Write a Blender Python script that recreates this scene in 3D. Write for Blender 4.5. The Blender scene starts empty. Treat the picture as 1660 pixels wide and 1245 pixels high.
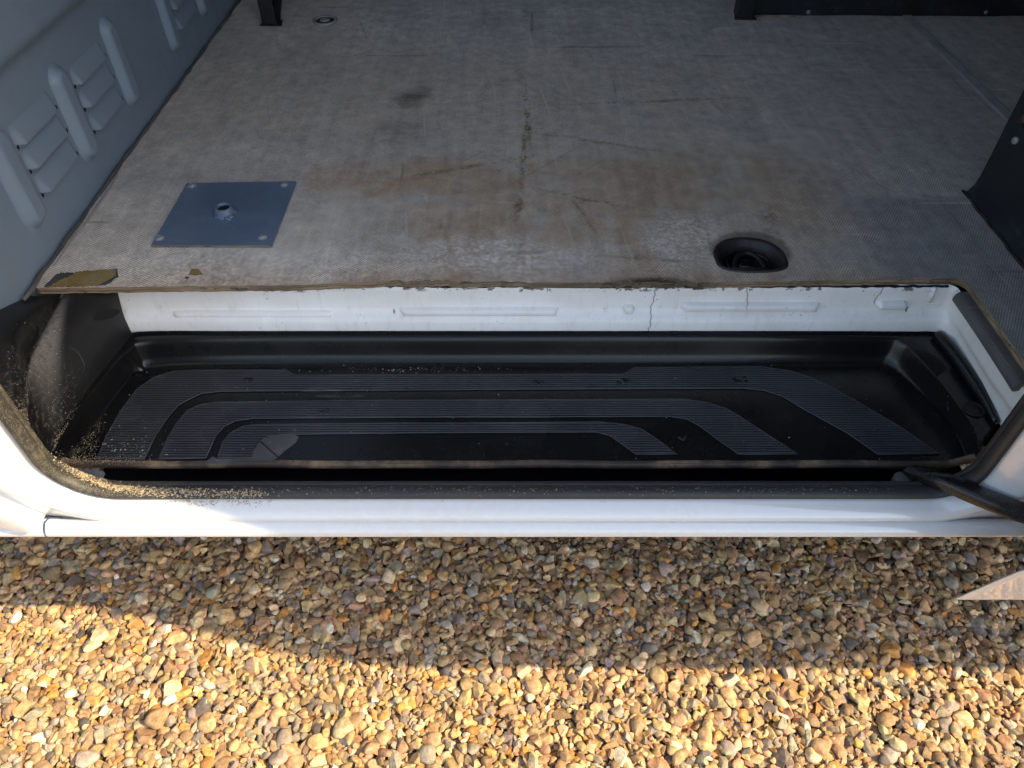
import bpy, math, random
import numpy as np
from mathutils import Vector, Matrix
from mathutils.geometry import tessellate_polygon

random.seed(7)
rng = np.random.default_rng(11)
scn = bpy.context.scene
R = math.radians

# ------------------------------------------------------------------ camera
HC = 1.20                      # camera height (m)
FPX = 1200.0                   # focal length in photo pixels (1660 wide)
PITCH = math.atan(1232.0 / FPX)
cam_data = bpy.data.cameras.new('camera')
cam_data.sensor_width = 36.0
cam_data.lens = 36.0 * FPX / 1660.0
cam_data.clip_start = 0.02
cam_data.clip_end = 1000.0
cam = bpy.data.objects.new('camera', cam_data)
scn.collection.objects.link(cam)
cam.location = (0, 0, HC)
cam.rotation_euler = (math.pi / 2 - PITCH, 0, 0)
scn.camera = cam

# ------------------------------------------------------------------ light
SUN_EL, SUN_AZ = 40.0, 12.0     # elevation; degrees the sun stands out from the line of the van's side
world = bpy.data.worlds.new('World')
scn.world = world
world.use_nodes = True
wn = world.node_tree
bg = wn.nodes['Background']
sky = wn.nodes.new('ShaderNodeTexSky')
sky.sky_type = 'NISHITA'
sky.sun_disc = False
sky.sun_elevation = R(SUN_EL)
sky.sun_rotation = R(90 + SUN_AZ)
sky.air_density = 1.0
sky.dust_density = 1.6
sky.ozone_density = 0.8
wn.links.new(sky.outputs[0], bg.inputs[0])
bg.inputs[1].default_value = 0.15
sun_data = bpy.data.lights.new('sun', 'SUN')
sun_data.energy = 2.8
sun_data.angle = R(0.53)
sun_data.color = (1.0, 0.86, 0.57)
sun = bpy.data.objects.new('sun', sun_data)
scn.collection.objects.link(sun)
sd = Vector((-math.cos(R(SUN_AZ)) * math.cos(R(SUN_EL)), math.sin(R(SUN_AZ)) * math.cos(R(SUN_EL)), -math.sin(R(SUN_EL))))
sun.rotation_euler = sd.to_track_quat('-Z', 'Y').to_euler()
sun.location = (3, -1, 5)
scn.view_settings.view_transform = 'Standard'
scn.view_settings.look = 'None'
scn.view_settings.gamma = 1.0
scn.view_settings.exposure = 1.45
scn.view_settings.use_white_balance = True      # the camera's own white balance
scn.view_settings.white_balance_temperature = 7100
scn.view_settings.white_balance_tint = 11
scn.cycles.max_bounces = 7
scn.cycles.diffuse_bounces = 4
scn.cycles.glossy_bounces = 3

# ------------------------------------------------------------------ helpers
SP, CP = math.sin(PITCH), math.cos(PITCH)
def W(u, v, z=None, y=None, x=None):
    """survey point: photo position plus one known coordinate -> place in the world (z relative to ground)"""
    a, b = (u - 830.0) / FPX, (v - 622.5) / FPX
    d = (a, CP - b * SP, -SP - b * CP)
    if z is not None: t = (z - HC) / d[2]
    elif y is not None: t = y / d[1]
    else: t = x / d[0]
    return (d[0] * t, d[1] * t, HC + d[2] * t)
ZF = HC - 0.680      # top of load floor
ZT = HC - 0.812      # step tread
ZR = HC - 0.771      # rim of the step tray

def link(o, parent=None, **props):
    scn.collection.objects.link(o)
    if parent is not None:
        o.parent = parent
        o.matrix_parent_inverse = parent.matrix_world.inverted()
    for k, v in props.items():
        o[k] = v
    return o
def mesh(name, verts, faces, mat, parent=None, smooth=True, mats=None, fmat=None, angle=None, **props):
    me = bpy.data.meshes.new(name)
    me.from_pydata([tuple(v) for v in verts], [], [tuple(f) for f in faces])
    for m in (mats or [mat]): me.materials.append(m)
    if fmat is not None: me.polygons.foreach_set('material_index', fmat)
    me.polygons.foreach_set('use_smooth', [smooth] * len(me.polygons))
    me.update()
    if smooth and angle: me.set_sharp_from_angle(angle=R(angle))
    return link(bpy.data.objects.new(name, me), parent, **props)
class B:
    """collects shapes for ONE mesh"""
    def __init__(s): s.v, s.f = [], []
    def add(s, v, f):
        n = len(s.v); s.v += [tuple(p) for p in v]; s.f += [tuple(i + n for i in q) for q in f]; return s
    def box(s, x0, x1, y0, y1, z0, z1, ch=0.0):
        c = ch
        v = []
        for (zz, k) in ((z0, 0), (z0 + c, 1), (z1 - c, 1), (z1, 0)) if c else ((z0, 1), (z1, 1)):
            e = 0 if k else c
            if c:
                for (px, py) in ((x0 + e, y0 + e + c), (x0 + e + c, y0 + e), (x1 - e - c, y0 + e), (x1 - e, y0 + e + c),
                                 (x1 - e, y1 - e - c), (x1 - e - c, y1 - e), (x0 + e + c, y1 - e), (x0 + e, y1 - e - c)):
                    v.append((px, py, zz))
            else:
                v += [(x0, y0, zz), (x1, y0, zz), (x1, y1, zz), (x0, y1, zz)]
        n = 8 if c else 4
        L = len(v) // n
        f = [tuple(reversed(range(n))), tuple(range((L - 1) * n, L * n))]
        for l in range(L - 1):
            for i in range(n):
                j = (i + 1) % n
                f.append((l * n + i, l * n + j, (l + 1) * n + j, (l + 1) * n + i))
        return s.add(v, f)
    def tube(s, pts, r, seg=10, cap=True):
        pts = [Vector(p) for p in pts]
        rs = r if isinstance(r, (list, tuple)) else [r] * len(pts)
        v, f = [], []
        up = Vector((0, 0, 1))
        for i, p in enumerate(pts):
            t = (pts[min(i + 1, len(pts) - 1)] - pts[max(i - 1, 0)]).normalized()
            a = t.cross(up)
            if a.length < 1e-4: a = t.cross(Vector((1, 0, 0)))
            a.normalize(); b = a.cross(t)
            for k in range(seg):
                th = 2 * math.pi * k / seg
                v.append(p + (a * math.cos(th) + b * math.sin(th)) * rs[i])
        for i in range(len(pts) - 1):
            for k in range(seg):
                j = (k + 1) % seg
                f.append((i * seg + k, i * seg + j, (i + 1) * seg + j, (i + 1) * seg + k))
        if cap:
            f.append(tuple(reversed(range(seg)))); f.append(tuple(range((len(pts) - 1) * seg, len(pts) * seg)))
        return s.add(v, f)
    def lathe(s, c, prof, seg=20, sx=1, sy=1):
        """prof = (radius, height) pairs around a vertical axis at c"""
        v, f = [], []
        for (r, h) in prof:
            for k in range(seg):
                th = 2 * math.pi * k / seg
                v.append((c[0] + r * sx * math.cos(th), c[1] + r * sy * math.sin(th), c[2] + h))
        for i in range(len(prof) - 1):
            for k in range(seg):
                j = (k + 1) % seg
                f.append((i * seg + k, i * seg + j, (i + 1) * seg + j, (i + 1) * seg + k))
        f.append(tuple(reversed(range(seg)))); f.append(tuple(range((len(prof) - 1) * seg, len(prof) * seg)))
        return s.add(v, f)
    def grid(s, rows, flip=False):
        n = len(rows[0]); v = [p for r in rows for p in r]; f = []
        for i in range(len(rows) - 1):
            for j in range(n - 1):
                q = (i * n + j, i * n + j + 1, (i + 1) * n + j + 1, (i + 1) * n + j)
                f.append(tuple(reversed(q)) if flip else q)
        return s.add(v, f)
    def build(s, name, mat, parent=None, smooth=True, **k): return mesh(name, s.v, s.f, mat, parent, smooth, **k)
def catmull(P, n):
    """n samples per span through the points P"""
    P = [np.array(p, float) for p in P]
    P = [2 * P[0] - P[1]] + P + [2 * P[-1] - P[-2]]
    out = []
    for i in range(1, len(P) - 2):
        a, b, c, d = P[i - 1:i + 3]
        for k in range(n):
            t = k / n
            out.append(0.5 * (2 * b + (c - a) * t + (2 * a - 5 * b + 4 * c - d) * t * t + (3 * b - a - 3 * c + d) * t ** 3))
    out.append(P[-2])
    return out
def prism(poly, z0, z1, top=True):
    """extruded plan polygon as verts, faces"""
    n = len(poly)
    v = [(x, y, z0) for x, y in poly] + [(x, y, z1) for x, y in poly]
    f = [(i, (i + 1) % n, n + (i + 1) % n, n + i) for i in range(n)]
    for t in tessellate_polygon([[Vector((x, y, 0)) for x, y in poly]]):
        f.append(tuple(n + i for i in t)); f.append(tuple(reversed(t)))
    return v, f

# ------------------------------------------------------------------ materials
class N:
    """node-tree shorthand"""
    def __init__(s, name, **p):
        s.m = bpy.data.materials.new(name); s.m.use_nodes = True
        s.t = s.m.node_tree; s.b = s.t.nodes['Principled BSDF']
        s._co = None
        for k, v in p.items(): s.set(k, v)
    def set(s, k, v):
        i = s.b.inputs[k.replace('_', ' ')]
        if hasattr(v, 'is_output'): s.t.links.new(v, i)
        else: i.default_value = (*v, 1) if isinstance(v, tuple) and len(v) == 3 and i.type == 'RGBA' else v
    def node(s, t, ins=(), **a):
        n = s.t.nodes.new(t)
        for k, v in a.items(): setattr(n, k, v)
        for k, v in (ins.items() if isinstance(ins, dict) else enumerate(ins)):
            if v is None: continue
            if hasattr(v, 'is_output'): s.t.links.new(v, n.inputs[k])
            else:
                i = n.inputs[k]
                i.default_value = (*v, 1) if i.type == 'RGBA' and len(v) == 3 else v
        return n
    @property
    def co(s):
        if s._co is None: s._co = s.node('ShaderNodeTexCoord').outputs['Object']
        return s._co
    def map(s, scale=(1, 1, 1), rot=(0, 0, 0), loc=(0, 0, 0), co=None):
        return s.node('ShaderNodeMapping', {0: co or s.co, 1: loc, 2: rot, 3: scale}).outputs[0]
    def noise(s, scale, detail=4, rough=0.55, co=None, dist=0.0):
        return s.node('ShaderNodeTexNoise', {'Vector': co or s.co, 'Scale': scale, 'Detail': detail, 'Roughness': rough, 'Distortion': dist}).outputs[0]
    def math(s, op, a, b=0.0, c=None, clamp=False):
        n = s.node('ShaderNodeMath', [a, b, c], operation=op); n.use_clamp = clamp; return n.outputs[0]
    def ramp(s, v, lo, hi, a=0.0, b=1.0, smooth=True):
        n = s.node('ShaderNodeMapRange', {0: v, 1: lo, 2: hi, 3: a, 4: b})
        if smooth: n.interpolation_type = 'SMOOTHSTEP'
        return n.outputs[0]
    def mix(s, f, a, b, mode='MIX'):
        n = s.node('ShaderNodeMix', data_type='RGBA', blend_type=mode)
        for k, v in ((0, f), (6, a), (7, b)):
            if hasattr(v, 'is_output'): s.t.links.new(v, n.inputs[k])
            else: n.inputs[k].default_value = (*v, 1) if isinstance(v, tuple) else v
        return n.outputs[2]
    def bump(s, h, strength=0.3, dist=0.002, normal=None):
        n = s.node('ShaderNodeBump', {'Strength': strength, 'Distance': dist, 'Height': h})
        if normal is not None: s.t.links.new(normal, n.inputs['Normal'])
        s.set('Normal', n.outputs[0]); return n.outputs[0]
    def blot(s, cx, cy, rx, ry, soft=0.5, warp=None, amt=0.0, rot=0.0):
        """soft-edged blot in plan, 1 inside"""
        x, y, z = s.xyz()
        if warp is not None:
            w = s.math('MULTIPLY', s.math('SUBTRACT', warp, 0.5), amt)
            x = s.math('ADD', x, w); y = s.math('ADD', y, w)
        x = s.math('SUBTRACT', x, cx); y = s.math('SUBTRACT', y, cy)
        c, sn = math.cos(rot), math.sin(rot)
        X = s.math('ADD', s.math('MULTIPLY', x, c / rx), s.math('MULTIPLY', y, sn / rx))
        Y = s.math('ADD', s.math('MULTIPLY', x, -sn / ry), s.math('MULTIPLY', y, c / ry))
        d = s.math('SQRT', s.math('ADD', s.math('MULTIPLY', X, X), s.math('MULTIPLY', Y, Y)))
        return s.ramp(d, 1.0 - soft, 1.0 + soft, 1.0, 0.0)
    def xyz(s):
        if not hasattr(s, '_xyz'): s._xyz = s.node('ShaderNodeSeparateXYZ', [s.co]).outputs
        return s._xyz[0], s._xyz[1], s._xyz[2]

def m_floor():
    n = N('coated_plywood', Roughness=0.62, Specular_IOR_Level=0.35)
    x, y, z = n.xyz()
    big, mid, fine = n.noise(2.6, 5, 0.6), n.noise(14, 7, 0.65), n.noise(140, 3, 0.6)
    streak = n.noise(9, 6, 0.7, n.map((1.0, 0.22, 1), (0, 0, 0.12)))
    streak2 = n.noise(9, 6, 0.7, n.map((0.25, 1.6, 1), (0, 0, -0.25)))
    col = n.mix(n.ramp(big, 0.3, 0.7), (0.24, 0.244, 0.244), (0.32, 0.316, 0.30))
    col = n.mix(n.ramp(mid, 0.35, 0.75, 0, 0.6), col, (0.40, 0.392, 0.372))
    ln1 = n.noise(60, 4, 0.65, n.map((1.0, 0.07, 1), (0, 0, 0.05)))
    ln2 = n.noise(60, 4, 0.65, n.map((0.09, 1.0, 1), (0, 0, 0.1), (4, 0, 0)))
    spk = n.noise(260, 6, 0.85)
    col = n.mix(n.ramp(streak, 0.5, 0.75, 0, 0.45), col, (0.19, 0.186, 0.176))
    # brown mud haze over the middle and along the front
    b1 = n.blot(0.13, 1.00, 0.30, 0.17, 0.45, mid, 0.30)
    b2 = n.blot(0.05, 1.17, 0.42, 0.07, 0.5, mid, 0.16)
    b3 = n.blot(0.02, 0.875, 0.62, 0.045, 0.6, mid, 0.08)
    b4 = n.blot(0.36, 1.12, 0.22, 0.16, 0.6, mid, 0.22)
    b5 = n.math('MAXIMUM', n.blot(0.155, 1.05, 0.05, 0.20, 0.35, mid, 0.10), n.blot(-0.04, 0.985, 0.075, 0.045, 0.3, mid, 0.07))
    b5 = n.math('MAXIMUM', b5, n.blot(0.41, 1.19, 0.07, 0.075, 0.3, mid, 0.08))
    bm = n.math('MAXIMUM', n.math('MAXIMUM', n.math('MULTIPLY', b1, 1.0), b2), n.math('MAXIMUM', b3, n.math('MULTIPLY', b4, 0.85)))
    bm = n.math('MAXIMUM', bm, b5)
    bm = n.math('MULTIPLY', bm, n.ramp(n.math('ADD', n.math('MULTIPLY', streak, 0.6), n.math('MULTIPLY', mid, 0.5)), 0.36, 0.60))
    bm = n.math('MULTIPLY', bm, n.ramp(n.noise(34, 8, 0.8), 0.34, 0.55, 0.5, 1.0))
    col = n.mix(n.math('MULTIPLY', bm, 0.85), col, (0.225, 0.132, 0.068))
    hz = n.math('MAXIMUM', n.blot(0.20, 1.05, 0.50, 0.34, 0.7, big, 0.4), n.blot(0.0, 1.45, 0.75, 0.30, 0.8, big, 0.4))
    col = n.mix(n.math('MULTIPLY', hz, n.ramp(mid, 0.3, 0.7, 0.3, 0.75)), col, (0.27, 0.225, 0.175))
    # pale worn coat showing its mesh
    pm = n.math('MAXIMUM', n.blot(-0.02, 0.93, 0.17, 0.05, 0.5, mid, 0.12), n.blot(0.27, 0.98, 0.07, 0.07, 0.5, mid, 0.1))
    pm = n.math('MAXIMUM', pm, n.blot(-0.42, 0.91, 0.25, 0.05, 0.5, mid, 0.1))
    pm = n.math('MULTIPLY', pm, n.ramp(fine, 0.38, 0.62, 0.2, 0.9))
    col = n.mix(n.math('MULTIPLY', pm, 0.55), col, (0.50, 0.495, 0.48))
    # clean dark corner by the well, darker towards the right, spots
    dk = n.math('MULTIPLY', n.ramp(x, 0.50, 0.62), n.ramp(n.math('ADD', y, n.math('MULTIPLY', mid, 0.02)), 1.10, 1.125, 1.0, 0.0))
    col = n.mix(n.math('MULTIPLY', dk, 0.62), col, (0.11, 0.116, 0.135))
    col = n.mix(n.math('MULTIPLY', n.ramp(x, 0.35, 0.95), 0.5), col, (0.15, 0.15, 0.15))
    sp = n.math('MAXIMUM', n.blot(-0.205, 1.485, 0.026, 0.035, 0.8, mid, 0.10), n.math('MULTIPLY', n.blot(-0.215, 1.34, 0.04, 0.06, 0.9, mid, 0.14), 0.4))
    sp = n.math('MULTIPLY', sp, n.ramp(ln2, 0.25, 0.6, 0.4, 1.0))
    col = n.mix(n.math('MULTIPLY', sp, 0.95), col, (0.08, 0.076, 0.062))
    # yellow-brown drag marks
    for (cx, cy, rx, ry, ro, k) in ((0.030, 1.42, 0.006, 0.13, 0.04, 0.75), (0.021, 1.24, 0.005, 0.15, -0.05, 0.65), (0.012, 1.08, 0.006, 0.035, -0.1, 0.8),
                                    (-0.07, 1.21, 0.13, 0.006, 0.32, 0.5), (0.16, 1.30, 0.12, 0.005, -0.3, 0.45), (0.13, 1.10, 0.10, 0.004, -0.35, 0.5),
                                    (-0.10, 0.97, 0.005, 0.06, 0.25, 0.55), (0.30, 1.47, 0.16, 0.006, 0.08, 0.5), (0.12, 1.05, 0.004, 0.06, 0.3, 0.4),
                                    (0.22, 0.93, 0.07, 0.004, -0.1, 0.5), (-0.02, 0.945, 0.06, 0.004, 0.05, 0.6), (0.42, 1.03, 0.012, 0.05, -0.3, 0.5)):
        mk = n.math('MULTIPLY', n.blot(cx, cy, rx, ry, 0.6, mid, 0.02, ro), n.ramp(n.math('ADD', n.math('MULTIPLY', fine, 0.5), n.math('MULTIPLY', mid, 0.5)), 0.42, 0.58))
        col = n.mix(n.math('MULTIPLY', mk, min(1.0, k * 1.35)), col, (0.115, 0.088, 0.045))
    # fine dark scuffs
    sc1 = n.ramp(n.noise(26, 3, 0.5, n.map((0.12, 1.5, 1), (0, 0, 0.45))), 0.68, 0.74)
    sc2 = n.ramp(n.noise(22, 3, 0.5, n.map((1.5, 0.1, 1), (0, 0, 0.2), (3, 1, 0))), 0.69, 0.75)
    col = n.mix(n.math('MULTIPLY', n.math('MAXIMUM', sc1, sc2), 0.4), col, (0.07, 0.06, 0.048))
    sc3 = n.ramp(n.noise(30, 2, 0.5, n.map((0.1, 1.8, 1), (0, 0, -0.5), (7, 2, 0))), 0.71, 0.75)
    col = n.mix(n.math('MULTIPLY', sc3, 0.5), col, (0.36, 0.35, 0.33))
    cl = n.noise(38, 8, 0.78)
    lum = n.math('ADD', n.math('ADD', n.math('MULTIPLY', ln1, 0.35), n.math('MULTIPLY', cl, 0.9)), n.math('MULTIPLY', spk, 0.9))
    lum = n.ramp(lum, 0.78, 1.36, 0.68, 1.72, False)
    lumc = n.node('ShaderNodeCombineColor', [lum, lum, lum]).outputs[0]
    col = n.mix(1.0, col, lumc, 'MULTIPLY')
    for (k, (a, b, ro, th, am, cc)) in enumerate(((0.04, 1.5, 0.9, 0.71, 0.2, (0.11, 0.09, 0.065)), (0.04, 1.5, -0.8, 0.71, 0.2, (0.11, 0.09, 0.065)), (0.04, 1.5, 1.3, 0.70, 0.2, (0.12, 0.095, 0.065)),
                                                  (0.05, 1.6, 0.15, 0.71, 0.5, (0.42, 0.41, 0.38)), (0.04, 1.6, 1.45, 0.71, 0.5, (0.42, 0.41, 0.38)))):
        q = n.ramp(n.noise(70, 1.5, 0.5, n.map((a, b, 1), (0, 0, 0), (k * 3.7, k * 1.9, 0), n.map(rot=(0, 0, ro)))), th, th + 0.015)
        col = n.mix(n.math('MULTIPLY', n.math('MULTIPLY', q, am), n.ramp(big, 0.4, 0.6)), col, cc)
    # tar along the broken edge
    tr = n.blot(0.205, 0.868, 0.055, 0.016, 0.5, fine, 0.012)
    tr = n.math('MAXIMUM', tr, n.blot(-0.135, 0.866, 0.018, 0.01, 0.5, fine, 0.02))
    tr = n.math('MAXIMUM', tr, n.blot(-0.01, 0.864, 0.08, 0.006, 0.6, fine, 0.012))
    col = n.mix(n.math('MULTIPLY', tr, 0.9), col, (0.022, 0.016, 0.013))
    # ring of rust round the lashing eye
    rr = n.blot(0.372, 0.953, 0.062, 0.05, 0.12, mid, 0.03)
    col = n.mix(n.math('MULTIPLY', rr, 0.6), col, (0.07, 0.045, 0.028))
    # pressed anti-slip mesh
    k = 2 * math.pi / 0.0052
    xr = n.math('ADD', n.math('MULTIPLY', x, 0.97), n.math('MULTIPLY', y, 0.24))
    yr = n.math('SUBTRACT', n.math('MULTIPLY', y, 0.97), n.math('MULTIPLY', x, 0.24))
    ms = n.math('MULTIPLY', n.math('SINE', n.math('MULTIPLY', xr, k)), n.math('SINE', n.math('MULTIPLY', yr, k)))
    keep = n.ramp(n.math('ADD', n.math('MULTIPLY', big, 0.5), n.math('MULTIPLY', mid, 0.5)), 0.40, 0.60, 0.25, 1.0)
    keep = n.math('MULTIPLY', keep, n.ramp(y, 0.98, 1.6, 1.0, 0.15))
    ms = n.math('MULTIPLY', ms, keep)
    col = n.mix(n.math('ADD', n.math('MULTIPLY', ms, 0.9), 0.5, clamp=True), n.mix(1.0, col, (0.62, 0.62, 0.62), 'MULTIPLY'), n.mix(1.0, col, (1.42, 1.42, 1.42), 'MULTIPLY'))
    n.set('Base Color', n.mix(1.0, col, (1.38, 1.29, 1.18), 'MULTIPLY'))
    n.set('Roughness', n.ramp(mid, 0.3, 0.7, 0.5, 0.72))
    n.bump(n.math('ADD', n.math('MULTIPLY', ms, 0.5), n.math('MULTIPLY', fine, 0.5)), 0.35, 0.0012)
    return n.m
def m_plyedge():
    n = N('plywood_cut_edge', Roughness=0.85)
    g = n.noise(30, 5, 0.7, n.map((0.25, 1, 14)))
    f = n.noise(120, 4, 0.7, n.map((0.4, 1, 2)))
    d = n.noise(5, 5, 0.7)
    col = n.mix(n.ramp(g, 0.4, 0.6), (0.16, 0.105, 0.062), (0.36, 0.265, 0.17))
    col = n.mix(n.ramp(d, 0.45, 0.7, 0, 0.8), col, (0.10, 0.072, 0.05))
    n.set('Base Color', n.mix(n.ramp(f, 0.58, 0.68), col, (0.04, 0.028, 0.02)))
    n.bump(n.math('ADD', g, f), 0.8, 0.003)
    return n.m
def m_paint(name, c, rough=0.35, spec=0.5, dust=0.0, dustc=(0.3, 0.27, 0.22), wob=0.0, chips=None, coat=0.0, vary=0.12, scale=5.0):
    n = N(name, Roughness=rough, Specular_IOR_Level=spec, Coat_Weight=coat, Coat_Roughness=0.03, Coat_IOR=1.85 if coat else 1.5)
    a, b = n.noise(scale, 6, 0.6), n.noise(scale * 14, 4, 0.6)
    col = n.mix(n.ramp(a, 0.3, 0.7), tuple(q * (1 - vary) for q in c), tuple(min(1, q * (1 + vary * 0.6)) for q in c))
    if dust: col = n.mix(n.ramp(n.math('ADD', n.math('MULTIPLY', a, 0.6), n.math('MULTIPLY', b, 0.5)), 0.5, 0.75, 0, dust), col, dustc)
    if chips:
        t = n.noise(90, 3, 0.6, n.map((1, 1, 1.8))); u = n.noise(8, 4, 0.6)
        ck = n.math('MULTIPLY', n.ramp(t, chips[0], chips[0] + 0.03), n.ramp(u, 0.46, 0.6))
        li = n.ramp(n.noise(34, 2, 0.5, n.map((1.6, 1, 0.25), (0, 0.5, 0), (2, 0, 5))), 0.735, 0.75)
        ck = n.math('MAXIMUM', ck, li)
        col = n.mix(n.math('MULTIPLY', ck, 0.85), col, chips[1])
    n.set('Base Color', col)
    n.set('Roughness', n.ramp(b, 0.25, 0.75, rough * 0.8, min(1, rough * 1.3)))
    if wob: n.bump(n.math('ADD', a, n.math('MULTIPLY', b, 0.15)), wob, 0.004)
    return n.m
def m_white_inner():
    """body paint inside the step well: chips, scrapes, cracked sealer, grime low down"""
    n = N('chipped_white_paint', Roughness=0.38, Specular_IOR_Level=0.5)
    x, y, z = n.xyz()
    a, b, c = n.noise(7, 6, 0.65), n.noise(55, 4, 0.65), n.noise(210, 2, 0.5)
    col = n.mix(n.ramp(a, 0.3, 0.72), (0.76, 0.73, 0.69), (0.85, 0.835, 0.81))
    gr = n.ramp(n.noise(60, 5, 0.7, n.map((1.6, 1, 0.35))), 0.5, 0.8, 0, 0.35)
    col = n.mix(gr, col, (0.46, 0.40, 0.34))
    chips = n.math('MULTIPLY', n.ramp(n.noise(110, 4, 0.65), 0.68, 0.70), n.ramp(a, 0.46, 0.58))
    edge = n.math('MULTIPLY', n.ramp(b, 0.54, 0.60), n.ramp(n.math('ADD', z, n.math('MULTIPLY', a, 0.012)), ZF - 0.0175, ZF - 0.0125))
    scr = n.ramp(n.noise(38, 2, 0.5, n.map((2.0, 1, 0.3), (0, 0.5, 0), (2, 0, 5))), 0.745, 0.757)
    scr2 = n.ramp(n.noise(38, 2, 0.5, n.map((0.25, 1, 2.4), (0, 0.1, 0), (8, 0, 5))), 0.745, 0.757)
    k = n.math('MAXIMUM', n.math('MAXIMUM', chips, edge), n.math('MAXIMUM', scr, scr2))
    k = n.math('MAXIMUM', k, n.math('MULTIPLY', n.ramp(c, 0.74, 0.77), 0.7))
    # cracked sealer lines
    for cx in (0.212, 0.355, 0.556):
        w = n.math('ADD', n.math('SUBTRACT', x, cx), n.math('MULTIPLY', n.math('SUBTRACT', n.noise(26, 3, 0.6, n.map((0.05, 1, 1), (0, 0, 0), (cx * 40, 0, 0))), 0.5), 0.028))
        ln = n.ramp(n.math('ABSOLUTE', w), 0.0006, 0.0015, 1.0, 0.0)
        if cx > 0.3: ln = n.math('MULTIPLY', ln, n.ramp(z, ZF - 0.05, ZF - 0.04))
        k = n.math('MAXIMUM', k, n.math('MULTIPLY', ln, 0.7))
    col = n.mix(n.math('MULTIPLY', k, 0.88), col, (0.10, 0.082, 0.068))
    n.set('Base Color', col)
    n.set('Roughness', n.ramp(b, 0.3, 0.7, 0.3, 0.5))
    n.bump(n.math('SUBTRACT', n.math('MULTIPLY', a, 0.6), k), 0.35, 0.002)
    return n.m
def m_plastic(name, c, rough, grain=500, gs=0.25, dust=0.25, dustc=(0.16, 0.145, 0.125), lo=0.58):
    n = N(name, Roughness=rough, Specular_IOR_Level=0.45)
    a, g = n.noise(9, 6, 0.65), n.noise(grain, 2, 0.5)
    d = n.math('MULTIPLY', n.ramp(n.noise(45, 6, 0.75), lo, lo + 0.2), n.ramp(a, 0.42, 0.66))
    col = n.mix(n.ramp(a, 0.3, 0.7), c, tuple(q * 1.45 for q in c))
    col = n.mix(n.math('MULTIPLY', d, dust), col, dustc)
    sc = n.ramp(n.noise(30, 2, 0.5, n.map((0.22, 1.7, 1), (0, 0, 0.6), (1, 2, 0))), 0.73, 0.75)
    col = n.mix(n.math('MULTIPLY', sc, dust), col, dustc)
    n.set('Base Color', col)
    n.set('Roughness', n.math('ADD', n.ramp(a, 0.3, 0.7, rough * 0.85, rough * 1.2), n.math('MULTIPLY', d, 0.25)))
    n.bump(g, gs, 0.0006)
    return n.m
def m_dusty(name, c, sandc, rough, cx, cy, rx, ry, k=0.9):
    """plastic or rubber with sand dust caught on it near one spot"""
    n = N(name, Roughness=rough)
    a, g, s2 = n.noise(14, 6, 0.7), n.noise(420, 2, 0.5), n.noise(150, 4, 0.7)
    bl = n.blot(cx, cy, rx, ry, 0.6, a, 0.06)
    m = n.math('MULTIPLY', bl, n.math('ADD', n.math('MULTIPLY', n.ramp(n.noise(700, 3, 0.6), 0.56, 0.63), 0.6), n.ramp(n.math('ADD', n.math('MULTIPLY', s2, 0.5), n.math('MULTIPLY', a, 0.6)), 0.50, 0.80, 0.0, 0.5), clamp=True))
    col = n.mix(n.ramp(a, 0.3, 0.7), c, tuple(q * 1.5 for q in c))
    n.set('Base Color', n.mix(n.math('MULTIPLY', m, k), col, sandc))
    n.set('Roughness', n.math('ADD', n.math('MULTIPLY', m, 0.35), rough))
    n.bump(n.math('ADD', g, m), 0.4, 0.0009)
    return n.m
def m_trim():
    """black grained plastic, grey dust lying along the ridge"""
    n = N('dusty_black_trim', Roughness=0.45)
    a, g, f = n.noise(20, 6, 0.7), n.noise(420, 2, 0.5), n.noise(160, 5, 0.75)
    d = n.blot(-0.648, 0.765, 0.013, 0.085, 0.45, f, 0.012, 0.163)
    d = n.math('MULTIPLY', d, n.ramp(f, 0.3, 0.62, 0.35, 1.0))
    w = n.math('MULTIPLY', n.blot(-0.628, 0.655, 0.03, 0.075, 0.7, a, 0.05), n.ramp(f, 0.52, 0.64))
    col = n.mix(n.ramp(a, 0.3, 0.7), (0.0085, 0.0085, 0.009), (0.014, 0.014, 0.0145))
    col = n.mix(n.math('MULTIPLY', d, 0.9), col, (0.25, 0.23, 0.20))
    col = n.mix(n.math('MULTIPLY', w, 0.6), col, (0.20, 0.165, 0.115))
    n.set('Base Color', col)
    n.set('Roughness', n.math('ADD', 0.42, n.math('MULTIPLY', n.math('MAXIMUM', d, w), 0.4)))
    n.bump(n.math('ADD', g, f), 0.3, 0.0008)
    return n.m
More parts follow.
